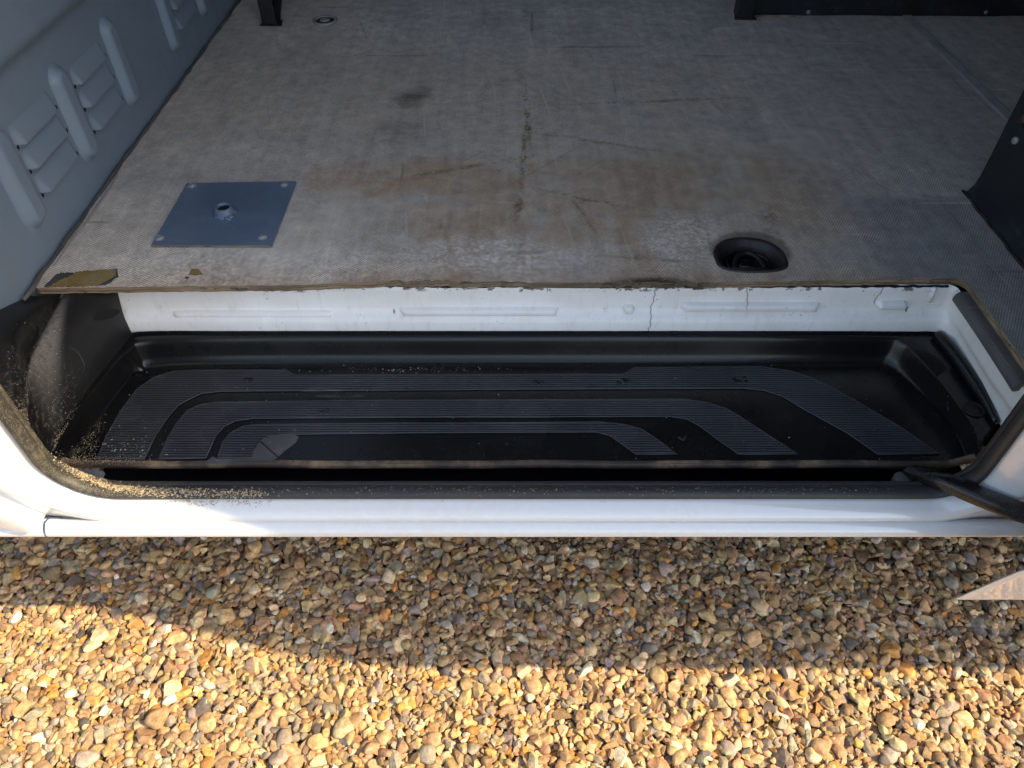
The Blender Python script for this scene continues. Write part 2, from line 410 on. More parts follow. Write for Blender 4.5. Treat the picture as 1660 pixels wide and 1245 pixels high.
def m_gravel(name, src):
    n = N(name, Roughness=0.72, Specular_IOR_Level=0.35)
    if src == 'attr': base = n.node('ShaderNodeAttribute', attribute_name='stone').outputs[0]
    else: base = n.node('ShaderNodeObjectInfo').outputs['Color']
    geo = n.node('ShaderNodeNewGeometry').outputs['Position']
    a, b = n.noise(110, 5, 0.65, geo), n.noise(420, 4, 0.65, geo)
    v = n.noise(60, 3, 0.6, geo, 1.2); d2 = n.noise(1100, 3, 0.6, geo)
    
    col = n.mix(n.ramp(a, 0.3, 0.72), n.mix(1.0, base, (0.66, 0.60, 0.55), 'MULTIPLY'), n.mix(1.0, base, (1.22, 1.2, 1.16), 'MULTIPLY'))
    col = n.mix(n.ramp(v, 0.6, 0.72, 0, 0.55), col, n.mix(1.0, base, (0.95, 0.70, 0.48), 'MULTIPLY'))
    col = n.mix(n.ramp(b, 0.56, 0.72, 0, 0.45), col, n.mix(1.0, base, (1.5, 1.45, 1.35), 'MULTIPLY'))
    col = n.mix(n.ramp(d2, 0.6, 0.72, 0, 0.5), col, n.mix(1.0, base, (0.5, 0.45, 0.4), 'MULTIPLY'))
    n.set('Base Color', col)
    n.bump(n.math('ADD', a, n.math('ADD', n.math('MULTIPLY', b, 0.6), n.math('MULTIPLY', d2, 0.25))), 0.75, 0.0020)
    return n.m
def m_ground():
    n = N('gravel_beyond', Roughness=0.85)
    vo = n.node('ShaderNodeTexVoronoi', {'Vector': n.co, 'Scale': 85.0, 'Randomness': 1.0})
    h = n.node('ShaderNodeSeparateColor', [vo.outputs['Color']]).outputs
    col = n.mix(h[0], (0.22, 0.15, 0.09), (0.52, 0.38, 0.22))
    col = n.mix(n.ramp(h[1], 0.78, 0.8), col, (0.30, 0.29, 0.28))
    n.set('Base Color', n.mix(n.ramp(vo.outputs['Distance'], 0.35, 0.75), col, (0.06, 0.045, 0.03)))
    n.bump(n.math('SUBTRACT', 1.0, vo.outputs['Distance']), 1.0, 0.012)
    return n.m

M = dict(
    floor=m_floor(), ply=m_plyedge(),
    grey=m_paint('grey_bulkhead_paint', (0.185, 0.25, 0.32), 0.42, 0.5, 0.25, (0.21, 0.2, 0.17), 0.12, vary=0.1, scale=2.5),
    plate=m_paint('slate_blue_paint', (0.105, 0.15, 0.22), 0.42, 0.5, 0.2, (0.22, 0.24, 0.26), 0.3, vary=0.2, scale=9),
    white=m_paint('white_body_paint', (0.66, 0.66, 0.65), 0.22, 0.5, 0.28, (0.55, 0.48, 0.38), 0.0, coat=0.8, vary=0.03, scale=6),
    inner=m_white_inner(),
    tray=m_plastic('black_step_plastic', (0.0055, 0.0056, 0.006), 0.27, 420, 0.12, 0.2),
    tread=m_plastic('ribbed_tread_rubber', (0.042, 0.0435, 0.048), 0.40, 300, 0.2, 0.35, (0.15, 0.15, 0.15), 0.52),
    trim=m_trim(),
    seal=m_dusty('sandy_rubber_seal', (0.022, 0.0215, 0.021), (0.40, 0.315, 0.20), 0.5, -0.555, 0.575, 0.09, 0.12, 0.6),
    rubber=m_plastic('grey_rubber_trim', (0.075, 0.072, 0.069), 0.5, 300, 0.15, 0.4, (0.2, 0.16, 0.12)),
    nose=m_plastic('muddy_step_edge', (0.045, 0.033, 0.024), 0.6, 300, 0.2, 1.0, (0.34, 0.225, 0.13), 0.30),
    worn=m_plastic('scuffed_grey_plastic', (0.055, 0.056, 0.058), 0.6, 200, 0.4, 0.6, (0.2, 0.2, 0.19), 0.45),
    black=m_plastic('black_stained_board', (0.010, 0.0115, 0.0145), 0.42, 60, 0.5, 0.5, (0.10, 0.105, 0.115), 0.5),
    steel=m_paint('black_painted_steel', (0.010, 0.0095, 0.0095), 0.28, 0.5, 0.0, vary=0.2, scale=12),
    alu=m_paint('dull_aluminium', (0.30, 0.29, 0.27), 0.4, 0.6, 0.4, (0.06, 0.055, 0.05), 0.1, vary=0.3, scale=20),
    rust=m_paint('rusty_dark_steel', (0.020, 0.0145, 0.013), 0.55, 0.5, 0.4, (0.055, 0.030, 0.019), 0.4, vary=0.4, scale=40),
    dark=m_plastic('near_black_and_shade', (0.004, 0.004, 0.0045), 0.6, 200, 0.1, 0.1),  # near-black parts; also paints the shade in holes and gaps
    track=m_plastic('black_door_track', (0.0045, 0.0045, 0.006), 0.22, 120, 0.15, 0.3, (0.10, 0.085, 0.07), 0.6),
    zinc=m_paint('grey_primer_metal', (0.16, 0.185, 0.20), 0.55, 0.4, 0.6, (0.34, 0.27, 0.18), 0.2, vary=0.2, scale=30),
    screw=m_paint('painted_screw', (0.19, 0.21, 0.235), 0.35, 0.6, 0.3, (0.3, 0.3, 0.3), 0.2, vary=0.2, scale=60),
    tape=m_paint('yellow_hazard_tape', (0.27, 0.19, 0.06), 0.8, 0.3, 0.9, (0.17, 0.15, 0.12), 0.3, vary=0.35, scale=30),
    tapeb=m_paint('black_hazard_tape', (0.055, 0.057, 0.06), 0.75, 0.3, 0.5, (0.10, 0.10, 0.10), 0.2, vary=0.2, scale=30),
    sand=m_paint('pale_sand', (0.44, 0.35, 0.23), 0.9, 0.2, vary=0.45, scale=300),
    lint=m_paint('pale_grit', (0.42, 0.41, 0.38), 0.9, 0.2, vary=0.3, scale=200),
    ground=m_ground(), gravel=m_gravel('gravel_stone', 'attr'), pebble=m_gravel('large_gravel_stone', 'object'),
)

# ------------------------------------------------------------------ gravel ground
def icosphere(sub):
    t = (1 + 5 ** 0.5) / 2
    v = [(-1, t, 0), (1, t, 0), (-1, -t, 0), (1, -t, 0), (0, -1, t), (0, 1, t), (0, -1, -t), (0, 1, -t), (t, 0, -1), (t, 0, 1), (-t, 0, -1), (-t, 0, 1)]
    v = [np.array(p) / np.linalg.norm(p) for p in v]
    f = [(0, 11, 5), (0, 5, 1), (0, 1, 7), (0, 7, 10), (0, 10, 11), (1, 5, 9), (5, 11, 4), (11, 10, 2), (10, 7, 6), (7, 1, 8),
         (3, 9, 4), (3, 4, 2), (3, 2, 6), (3, 6, 8), (3, 8, 9), (4, 9, 5), (2, 4, 11), (6, 2, 10), (8, 6, 7), (9, 8, 1)]
    for _ in range(sub):
        c, g = {}, []
        def md(a, b):
            k = (min(a, b), max(a, b))
            if k not in c:
                p = v[a] + v[b]; v.append(p / np.linalg.norm(p)); c[k] = len(v) - 1
            return c[k]
        for a, b, d in f:
            x, y, z = md(a, b), md(b, d), md(d, a)
            g += [(a, x, z), (b, y, x), (d, z, y), (x, y, z)]
        f = g
    return np.array(v), np.array(f)
def stone_shape(v, r):
    """flint: rounded pebble with a few broken faces, unit box"""
    p = v.copy()
    rough = r.random() < 0.8
    for _ in range(r.integers(6, 13) if rough else 3):
        d = r.normal(size=3); d /= np.linalg.norm(d)
        cut = r.uniform(0.36, 0.80) if rough else r.uniform(0.68, 0.92)
        h = p @ d
        p -= np.outer(np.maximum(0, h - cut) * 1.0, d)
    for _ in range(4):
        d = r.normal(size=3) * r.uniform(1.0, 2.6)
        p *= (1 + 0.06 * np.sin(p @ d + r.uniform(0, 6.3)))[:, None]
    p -= (p.max(0) + p.min(0)) / 2
    return p / (np.abs(p).max(0))
V2, F2 = icosphere(2)
V1, F1 = icosphere(1)
NS = 48
SH2 = [stone_shape(V2, np.random.default_rng(100 + i)) for i in range(NS)]
SH1 = [stone_shape(V1, np.random.default_rng(100 + i)) for i in range(NS)]

X0, X1, Y0, Y1, RES = -1.22, 1.22, -0.02, 0.84, 0.0019
nx, ny = int((X1 - X0) / RES), int((Y1 - Y0) / RES)
BASE = -0.020
hm = np.full((nx, ny), BASE)
own = np.full((nx, ny), -1, int)
NST = 30000
pal = np.array([(0.44, 0.31, 0.17), (0.30, 0.245, 0.225), (0.28, 0.185, 0.11), (0.56, 0.44, 0.28), (0.47, 0.25, 0.085), (0.40, 0.245, 0.155), (0.29, 0.255, 0.21), (0.13, 0.11, 0.10), (0.60, 0.54, 0.45), (0.35, 0.265, 0.16)])
pw = np.array([28, 5, 16, 11, 7, 9, 11, 3, 3, 12.0]); pw /= pw.sum()
S = []
fx = rng.uniform(X0 + 0.02, X1 - 0.02, (NST, 7)); fy = rng.uniform(Y0 + 0.02, Y1 - 0.02, (NST, 7))
la = np.clip(np.exp(rng.normal(math.log(0.0075), 0.35, NST)), 0.0038, 0.0160)
la = np.sort(la)[::-1]
la = la[np.argsort(np.arange(NST) + rng.uniform(-0.75, 0.75, NST) * NST)]      # smaller stones tend to settle last in the gaps
lb = la * np.where(rng.random(NST) < 0.3, rng.uniform(0.34, 0.55, NST), rng.uniform(0.55, 0.95, NST)); lc = lb * rng.uniform(0.5, 0.88, NST)
yaw = rng.uniform(0, 2 * math.pi, NST); tilt = rng.normal(0, 0.28, NST); tax = rng.uniform(0, 2 * math.pi, NST)
for i in range(NST):
    ix = ((fx[i] - X0) / RES).astype(int); iy = ((fy[i] - Y0) / RES).astype(int)
    j = int(np.argmin(hm[ix, iy])); cx, cy = fx[i, j], fy[i, j]; ix, iy = ix[j], iy[j]
    w = int(la[i] / RES) + 1
    a0, a1, b0, b1 = max(ix - w, 0), min(ix + w + 1, nx), max(iy - w, 0), min(iy + w + 1, ny)
    gx = (np.arange(a0, a1) - ix)[:, None] * RES; gy = (np.arange(b0, b1) - iy)[None, :] * RES
    c, s = math.cos(yaw[i]), math.sin(yaw[i])
    r2 = ((gx * c + gy * s) / la[i]) ** 2 + ((gy * c - gx * s) / lb[i]) ** 2
    ins = r2 < 0.92
    if not ins.any(): continue
    win = hm[a0:a1, b0:b1]; hs = win[ins]
    zb = hs.mean() + 0.22 * (hs.max() - hs.mean())
    zc = zb + lc[i] * 0.5
    top = zc + lc[i] * np.sqrt(np.clip(1 - r2, 0, 1))
    up = ins & (top > win)
    win[up] = top[up]; own[a0:a1, b0:b1][up] = i
    S.append((i, cx, cy, zc))
LEVEL = float(np.percentile(hm[60:-60, 60:-60], 75))
seen = np.bincount(own[own >= 0], minlength=NST)
def rot_m(i):
    q = Matrix.Rotation(tilt[i], 3, Vector((math.cos(tax[i]), math.sin(tax[i]), 0))) @ Matrix.Rotation(yaw[i], 3, 'Z')
    return np.array(q)
ci = rng.choice(len(pal), NST, p=pw)
cols = np.minimum(0.72, pal[ci] * np.array([1.24, 1.18, 1.08])) * rng.uniform(0.78, 1.22, (NST, 1)) * rng.uniform(0.94, 1.06, (NST, 3))
ground = B().grid([[(x, y, 0) for x in (-300, -3, 3, 300)] for y in (-300, -3, 3, 300)], flip=False).build('gravel_ground', M['ground'], smooth=False, kind='structure')
ground.location.z = BASE - LEVEL + 0.001
bpy.context.view_layer.update()
keep = [q for q in S if seen[q[0]] >= 2]
def inview(x, y): return abs(x) < 0.98 and 0.16 < y < 0.76
near = sorted([q for q in keep if inview(q[1], q[2]) and 0.20 < q[2] < 0.64 and abs(q[1]) < 0.92 and seen[q[0]] * RES * RES > 0.6 * math.pi * la[q[0]] * lb[q[0]]], key=lambda q: -la[q[0]] * lb[q[0]])[:300]
nearid = {q[0] for q in near}
pv, pf, pc, off = [], [], [], 0
for (i, cx, cy, zc) in keep:
    if i in nearid: continue
    hi = inview(cx, cy) and la[i] > 0.0080 and seen[i] > 14
    p = (SH2 if hi else SH1)[i % NS] * np.array([la[i], lb[i], lc[i]]) * 1.04
    p = p @ rot_m(i).T + np.array([cx, cy, zc - LEVEL])
    pv.append(p); pf.append((F2 if hi else F1) + off); off += len(p)
    pc.append(np.tile(cols[i], (len(p), 1)))
pv, pf, pc = np.vstack(pv), np.vstack(pf), np.vstack(pc)
me = bpy.data.meshes.new('gravel')
me.vertices.add(len(pv)); me.vertices.foreach_set('co', pv.astype(np.float32).ravel())
me.loops.add(pf.size); me.loops.foreach_set('vertex_index', pf.astype(np.int32).ravel())
me.polygons.add(len(pf)); me.polygons.foreach_set('loop_start', np.arange(0, pf.size, 3, dtype=np.int32))
me.polygons.foreach_set('use_smooth', np.ones(len(pf), bool))
at = me.attributes.new('stone', 'FLOAT_COLOR', 'POINT')
at.data.foreach_set('color', np.hstack([pc, np.ones((len(pc), 1))]).astype(np.float32).ravel())
me.materials.append(M['gravel']); me.update(calc_edges=True); me.set_sharp_from_angle(angle=R(27))
link(bpy.data.objects.new('gravel', me), ground, kind='stuff', label='loose tan and grey flint gravel in front of the van')
shapes = []
for k in range(NS):
    m_ = bpy.data.meshes.new('pebble')
    m_.from_pydata([tuple(p) for p in SH2[k]], [], [tuple(map(int, f)) for f in F2])
    m_.polygons.foreach_set('use_smooth', [True] * len(m_.polygons)); m_.materials.append(M['pebble']); m_.update(); m_.set_sharp_from_angle(angle=R(27)); shapes.append(m_)
for (i, cx, cy, zc) in near:
    o = bpy.data.objects.new('pebble', shapes[i % NS])
    o.rotation_euler = Matrix(rot_m(i).tolist()).to_euler()
    o.scale = (la[i] * 1.04, lb[i] * 1.04, lc[i] * 1.04)
    o.location = (cx, cy, zc - LEVEL)
    o.color = (*cols[i], 1)
    link(o, ground)

# ------------------------------------------------------------------ the van
van = bpy.data.objects.new('van', None)
van.location = (0, 1.4, 0)
link(van, label='white panel van with open side door showing its black step and grey load floor', category='van')
bpy.context.view_layer.update()

# --- load floor
fr = [(-0.7035, 0.862)]
for k in range(1, 172):
    x = -0.7035 + k * (0.655 + 0.7035) / 172
    u_edge = np.interp(x, [-0.70, -0.55, -0.32, -0.18, 0.0, 0.25, 0.5, 0.66], [0.858, 0.862, 0.866, 0.874, 0.872, 0.871, 0.878, 0.883])
    j = random.gauss(0, 0.0006)
    if -0.20 < x < 0.02: j += abs(random.gauss(0, 0.0022))
    if 0.14 < x < 0.27: j += abs(random.gauss(0, 0.0035))
    fr.append((x, u_edge + j))
for k in range(9):
    a = R(90 - k * 11.25)
    fr.append((0.655 + 0.021 * math.cos(a), 0.862 + 0.021 * math.sin(a)))
fr += [(0.6765, 0.80), (0.677, 0.72), (0.677, 0.64), (2.38, 0.64), (2.38, 2.34), (-0.7035, 2.34)]
EYE = W(1214, 413, z=ZF)
def d_outline(sx, sy, n=40):
    """D-shaped pocket: round at the back, flat at the front"""
    pts = []
    for k in range(n):
        a = 2 * math.pi * k / n
        x, y = math.cos(a), math.sin(a)
        x = math.copysign(abs(x) ** 0.9, x)
        y = y if y > 0 else -0.80 * abs(y) ** 0.45
        pts.append((EYE[0] + sx * x, EYE[1] - 0.006 + sy * y))
    return pts
hole = d_outline(0.052, 0.047)
n0 = len(fr)
top = [(x, y, ZF) for x, y in fr] + [(x, y, ZF) for x, y in hole]
tri = tessellate_polygon([[Vector(p) for p in top[:n0]], [Vector(p) for p in top[n0:]]])
v = top + [(x, y, ZF - 0.0105) for x, y in fr]
f = [tuple(t) for t in tri]
def upf(t):
    a, b, c = (Vector(v[i]) for i in t); return t if (b - a).cross(c - a).z > 0 else tuple(reversed(t))
f = [upf(t) for t in f]
fm = [0] * len(f)
for i in range(n0):
    j = (i + 1) % n0
    f.append((i, j, n0 + len(hole) + j, n0 + len(hole) + i)); fm.append(1)
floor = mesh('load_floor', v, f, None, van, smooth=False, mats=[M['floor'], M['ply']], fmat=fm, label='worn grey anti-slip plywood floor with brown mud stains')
# splinters of the broken edge
for (x0, x1, k) in ((-0.19, 0.03, 26), (0.13, 0.28, 34)):
    for _ in range(k):
        x = random.uniform(x0, x1); y = np.interp(x, [-0.18, 0.0, 0.25], [0.872, 0.871, 0.870]); L = random.uniform(0.004, 0.02); z = ZF - random.uniform(0.001, 0.011)
        B().tube([(x, y - random.uniform(0.0, 0.003), z), (x + L, y - random.uniform(0.0, 0.004), z + random.uniform(-0.002, 0.003))], [random.uniform(0.0006, 0.0016), 0.0004], 5).build('splinter', M['ply'], floor)
# bead of sealant along the bulkhead, lifted pale edge
pts = [(-0.7045 + random.uniform(-0.001, 0.002), 0.83 + k * 0.03, ZF + random.uniform(-0.001, 0.002)) for k in range(50)]
B().tube(pts, [random.uniform(0.0022, 0.0042) for _ in pts], 8).build('sealant_bead', M['rubber'], floor)
pts = catmull([(*W(*q, z=ZF)[:2], ZF + 0.0015) for q in ((88, 432), (112, 397), (140, 362), (163, 328), (180, 303), (190, 285), (193, 278))], 6)
B().tube(pts, [0.0006 + 0.0014 * math.sin(math.pi * k / (len(pts) - 1)) for k in range(len(pts))], 6).build('lifted_edge', M['alu'], floor)

# --- screwed cover plate
pa, pb, pc_, pd = (W(*q, z=ZF + 0.004) for q in ((245, 398), (440, 398), (480, 294), (303, 297)))
poly = [pa[:2], pb[:2], pc_[:2], pd[:2]]
v, f = prism(poly, ZF + 0.0005, ZF + 0.0045)
plate = mesh('cover_plate', v, f, M['plate'], van, smooth=False, label='slate blue painted square steel plate with four screws')
v, f = prism([(pa[0] + 0.001, pa[1] - 0.0007), (pb[0] - 0.001, pb[1] - 0.0007), (pb[0] - 0.001, pb[1] + 0.001), (pa[0] + 0.001, pa[1] + 0.001)], ZF + 0.0008, ZF + 0.0034)
mesh('bare_edge', v, f, M['ply'], plate, smooth=False)
for q in ((259, 386), (426, 384), (461, 299), (311, 301)):
    c = W(*q, z=ZF + 0.0045)
    b_ = B().lathe(c, [(0.0085, -0.001), (0.0085, 0.0006), (0.0066, 0.0012), (0.0062, 0.0026), (0.0048, 0.0036), (0.0034, 0.0038), (0.0030, 0.0022), (0.0005, 0.0020)], 16)
    b_.build('screw', M['screw'], plate, angle=40)
c = W(365, 345, z=ZF + 0.0045)
B().lathe(c, [(0.021, -0.001), (0.0195, 0.002), (0.016, 0.005), (0.0145, 0.011), (0.0125, 0.0125), (0.0105, 0.0115), (0.0095, 0.003), (0.0005, 0.002)], 22).build('threaded_boss', M['plate'], plate)
B().lathe((c[0], c[1], c[2] + 0.0075), [(0.0101, -0.0005), (0.0100, 0.0004), (0.0005, 0.0006)], 16).build('bore_shade', M['dark'], plate)  # black disc paints the shade down inside the boss
b_ = B()
for _ in range(9):
    b_.tube([(c[0] + random.uniform(-0.02, 0.02), c[1] - random.uniform(0.006, 0.022), c[2]), (c[0] + random.uniform(-0.02, 0.02), c[1] - random.uniform(0.006, 0.022), c[2] + 0.002)], random.uniform(0.002, 0.0035), 7)
b_.build('weld_spatter', M['plate'], plate)

# --- lashing eye
def ring_loft(b, outs):
    n = len(outs[0][0])
    vv = [(x, y, z) for pts, z in outs for x, y in pts]
    ff = []
    for i in range(len(outs) - 1):
        for k in range(n):
            j = (k + 1) % n
            ff.append((i * n + k, i * n + j, (i + 1) * n + j, (i + 1) * n + k))
    return b.add(vv, ff)
b_ = B(); O = d_outline
ring_loft(b_, [(O(.0555, .0505), ZF - .001), (O(.0550, .0500), ZF + .0022), (O(.0520, .0470), ZF + .0030), (O(.0475, .0425), ZF + .0008), (O(.0435, .0385), ZF - .010), (O(.0405, .0355), ZF - .018), (O(.039, .034), ZF - .021), (O(.0005, .0005), ZF - .0215)])
eye = b_.build('lashing_eye', M['rust'], van, label='rusty recessed lashing ring sunk in the floor')
b_ = B()
ring_loft(b_, [(O(.0365, .0310), ZF - .020), (O(.0355, .0300), ZF - .0100), (O(.0325, .0270), ZF - .0080), (O(.0295, .0240), ZF - .0095), (O(.028, .0225), ZF - .020)])
b_.build('pocket_lip', M['track'], eye)
arc = [(EYE[0] + 0.023 * math.cos(a), EYE[1] - 0.020 + 0.036 * math.sin(a), ZF - 0.014 + 0.006 * math.sin(a)) for a in np.linspace(0.0, math.pi, 20)]
B().tube(arc, 0.0042, 8).build('ring', M['dark'], eye)
B().tube([(EYE[0] - 0.03, EYE[1] - 0.024, ZF - 0.0125), (EYE[0] + 0.028, EYE[1] - 0.024, ZF - 0.0125)], 0.0055, 8).build('hinge_bar', M['rust'], eye)
B().box(EYE[0] - 0.016, EYE[0] + 0.012, EYE[1] - 0.016, EYE[1] + 0.004, ZF - 0.0215, ZF - 0.011, 0.003).build('tongue', M['track'], eye)

# --- scraps of hazard tape
for (nm, mt, q, zz) in (('tape_scrap', 'tapeb', ((70, 466), (92, 444), (190, 436), (192, 449), (170, 463)), .0006),
                    ('tape_scrap', 'tape', ((77, 466), (128, 441), (150, 439), (187, 436.5), (188, 447), (160, 463)), .0012),
                    ('tape_scrap', 'tape', ((306, 446), (311, 437), (318, 435.5), (323, 437), (329, 446), (320, 447)), .0008),
                    ('tape_scrap', 'tapeb', ((300, 451), (304, 448.5), (307, 450), (304, 452.5)), .0008)):
    rag = []
    for (a, b) in zip(q, q[1:] + q[:1]):
        m_ = max(1, int(math.hypot(a[0] - b[0], a[1] - b[1]) / 4))
        rag += [W(a[0] + (b[0] - a[0]) * k / m_ + random.gauss(0, 0.9), a[1] + (b[1] - a[1]) * k / m_ + random.gauss(0, 0.6), z=ZF)[:2] for k in range(m_)]
    v, f = prism(rag, ZF + 0.0001, ZF + zz)
    mesh(nm, v, f, M[mt], floor, smooth=False)

# --- ribbed aluminium joint strip on the floor
xs = W(1550, 106, z=ZF)[0]
b_ = B()
b_.box(xs - 0.012, xs + 0.012, 1.05, 1.945, ZF + 0.0002, ZF + 0.0016)
for k in range(5):
    b_.box(xs - 0.0105 + k * 0.0046, xs - 0.0082 + k * 0.0046, 1.05, 1.945, ZF + 0.001, ZF + 0.0036, 0.0005)
b_.build('joint_strip', M['alu'], floor, smooth=False)
# --- floor plug and small fixings
c = W(527, 34, z=ZF)
plug = B().lathe((c[0], c[1], ZF), [(0.031, -0.001), (0.031, 0.003), (0.027, 0.0045), (0.023, 0.003), (0.0225, 0.0005), (0.013, 0.0005), (0.012, 0.004), (0.005, 0.005), (0.0005, 0.003)], 28).build('floor_plug', M['alu'], van)
B().lathe((c[0] + 0.001, c[1], ZF + 0.001), [(0.0215, 0), (0.0215, 0.0006), (0.014, 0.0008), (0.0005, 0.001)], 24).build('plug_recess', M['rust'], plug)
# --- bulkhead (left) with pressed ribs and louvres
XB = -0.7095
def sw(t): t = min(1, max(0, t)); return t * t * (3 - 2 * t)
rows = []
for z in list(np.linspace(ZF - 0.06, ZF + 0.20, 14)) + list(np.linspace(ZF + 0.205, ZF + 0.36, 32)) + list(np.linspace(ZF + 0.4, 1.30, 10)):  # cut off above the view so light comes in over the top
    h = 0.022 * sw((z - (ZF + 0.238)) / 0.034)
    rows.append([(XB + h + 0.0015 * math.sin(3.1 * y + z * 5) - 0.0015, y, z) for y in np.linspace(0.64, 2.36, 60)])
bulk = B().grid(rows).build('bulkhead', M['grey'], van, label='grey painted steel bulkhead with pressed ribs and louvres')
def rib_mesh():
    L, Wd, H = 0.156, 0.048, 0.0125
    rows = []
    for i in range(41):
        z = (i / 40 - 0.5) * (L + 0.012)
        r = []
        for j in range(21):
            y = (j / 20 - 0.5) * (Wd + 0.012)
            dz = max(0, abs(z) - (L / 2 - Wd / 2)); d = math.hypot(dz, y)
            r.append((-0.0022 + (H + 0.0022) * sw((Wd / 2 + 0.005 - d) / 0.018), y, z))
        rows.append(r)
    b = B().grid(rows)
    m_ = bpy.data.meshes.new('rib'); m_.from_pydata([tuple(p) for p in b.v], [], b.f)
    m_.polygons.foreach_set('use_smooth', [True] * len(m_.polygons)); m_.materials.append(M['grey']); return m_
def louvre_mesh():
    L, Hh, D = 0.128, 0.031, 0.0085
    rows = []
    for i in range(15):
        t = i / 14                                    # 0 top .. 1 bottom edge
        z = Hh * (1 - t)
        r = []
        for j in range(33):
            s = j / 32 * 2 - 1
            e = sw((1 - abs(s)) / 0.20)
            r.append((-0.0012 + (D * sw(t * 1.05) ** 0.8 + 0.0006) * e, s * L / 2, z + 0.004 * (1 - e) * t))
        rows.append(r)
    rows.append([(-0.002, p[1], p[2] + 0.0012) for p in rows[-1]])
    b = B().grid(rows, flip=True)
    m_ = bpy.data.meshes.new('louvre'); m_.from_pydata([tuple(p) for p in b.v], [], b.f)
    m_.polygons.foreach_set('use_smooth', [True] * len(m_.polygons)); m_.materials.append(M['grey'])
    m_.set_sharp_from_angle(angle=R(60)); return m_
RM, LM = rib_mesh(), louvre_mesh()
hb = B().lathe((0, 0, 0), [(0.0026, -0.0002), (0.0026, 0.0006), (0.0003, 0.0007)], 10)
HM = bpy.data.meshes.new('relief_hole_shade'); HM.from_pydata([(p[2], p[0] * 0.85, p[1] * 1.3) for p in hb.v], [], hb.f); HM.materials.append(M['dark'])  # flat black disc, paints the shade inside each hole
RIBS = (0.948, 1.147, 1.348, 1.597, 1.80, 2.05)
for y in RIBS:
    o = bpy.data.objects.new('rib', RM); o.location = (XB, y, HC - 0.552); link(o, bulk)
for y in (0.948, 1.147, 1.597, 1.84):
    for z in (-0.603, -0.5635, -0.525):
        o = bpy.data.objects.new('louvre', LM); o.location = (XB, y + 0.1, HC + z); link(o, bulk)
        for s in (-1, 1):
            o = bpy.data.objects.new('relief_hole_shade', HM); o.location = (XB + 0.0008, y + 0.1 + s * 0.0635, HC + z + 0.001); link(o, bulk)

# --- riser behind the step
prof = [(0.8840, ZF - 0.0125), (0.8785, ZF - 0.0165), (0.8780, ZF - 0.022), (0.8772, ZF - 0.0520), (0.8755, ZF - 0.0565), (0.8690, ZF - 0.0615), (0.8640, ZF - 0.0655), (0.8618, ZF - 0.0700), (0.8610, ZF - 0.080), (0.8605, ZF - 0.096)]
xr = [x for x in np.linspace(-0.60, 0.653, 90)]
rows = [[(x, y, z) for (y, z) in prof] for x in xr]
# round into the right-hand side wall
for k in range(1, 9):
    a = R(k * 11.25)
    rows.append([(0.653 + 0.014 * math.sin(a), y - 0.014 * (1 - math.cos(a)), z) for (y, z) in prof])
for yy in (0.84, 0.80, 0.76, 0.72, 0.69, 0.66):
    rows.append([(0.667 + (0.878 - y) * 0.45 + (0.003 if yy < 0.7 else 0), yy - (0.878 - y) * 0.1, z) for (y, z) in prof])
riser = B().grid(rows, flip=True).build('riser', M['inner'], van, label='chipped white painted riser between step and load floor')
def swage(u0, u1, vv, name, dy=0.0775):
    a = W(u0, vv, y=0.8768); b = W(u1, vv, y=0.8768); z = (a[2] + b[2]) / 2
    hh = 0.0062; L = b[0] - a[0]
    rows = []
    for i in range(31):
        x = (i / 30 - 0.5) * (L + 0.003)
        r = []
        for j in range(9):
            q = (j / 8 - 0.5) * (2 * hh + 0.002)
            d = math.hypot(max(0, abs(x) - (L / 2 - hh)), q)
            r.append((a[0] + L / 2 + x, 0.8790 - 0.0125 * sw((hh + 0.001 - d) / 0.0038), z + q))
        rows.append(r)
    B().grid(rows, flip=True).build(name, M['inner'], riser)
for (u0, u1, vv) in ((280, 545, 507), (648, 906, 502.5), (1009, 1028, 498.5), (1104, 1328, 495), (1421, 1468, 492)):
    swage(u0, u1, vv, 'swage')
B().tube([W(1502, 492.5, y=0.8775), W(1542, 491.5, y=0.8775)], 0.0014, 6).build('swage', M['inner'], riser)
B().tube([W(1516, 466, y=0.8775), W(1506, 489, y=0.8775)], [0.003, 0.004], 6).build('swage', M['inner'], riser)
B().lathe((0, 0, 0), [(0.0028, 0), (0.002, 0.0015), (0.0003, 0.002)], 10)
c = W(771, 519, y=0.877)
mesh('sealer_blob', *(lambda b: (b.v, b.f))(B().tube([(c[0], 0.8785, c[2]), (c[0], 0.875, c[2])], [0.0042, 0.0022], 10)), M['ply'], riser)
pts = [(x, 0.8805 + random.uniform(-0.001, 0.001), ZF - 0.0140 + random.uniform(-0.001, 0.001)) for x in np.linspace(-0.585, 0.655, 140)]
B().tube(pts, [random.uniform(0.0010, 0.0026) for _ in pts], 6).build('floor_gap_shade', M['dark'], riser)  # black strip painting the shade between floor board and riser
# grey rubber edging over the side wall
pts = [(0.667, 0.864, ZF - 0.0135), (0.6685, 0.80, ZF - 0.0135), (0.669, 0.74, ZF - 0.0140), (0.669, 0.676, ZF - 0.0150)]
b_ = B(); rows = []
for (x, y, z) in catmull(pts, 8):
    rows.append([(x + dx, y, z + dz) for dx, dz in ((0.010, 0.003), (0.002, 0.003), (-0.004, 0.0015), (-0.0075, -0.003), (-0.0085, -0.009), (-0.0080, -0.013), (-0.0045, -0.0135), (0.004, -0.010))])
b_.grid(rows, flip=True)
b_.f += [tuple(range(8)), tuple(reversed(range(len(b_.v) - 8, len(b_.v))))]
b_.build('rubber_edging', M['rubber'], van, angle=60)

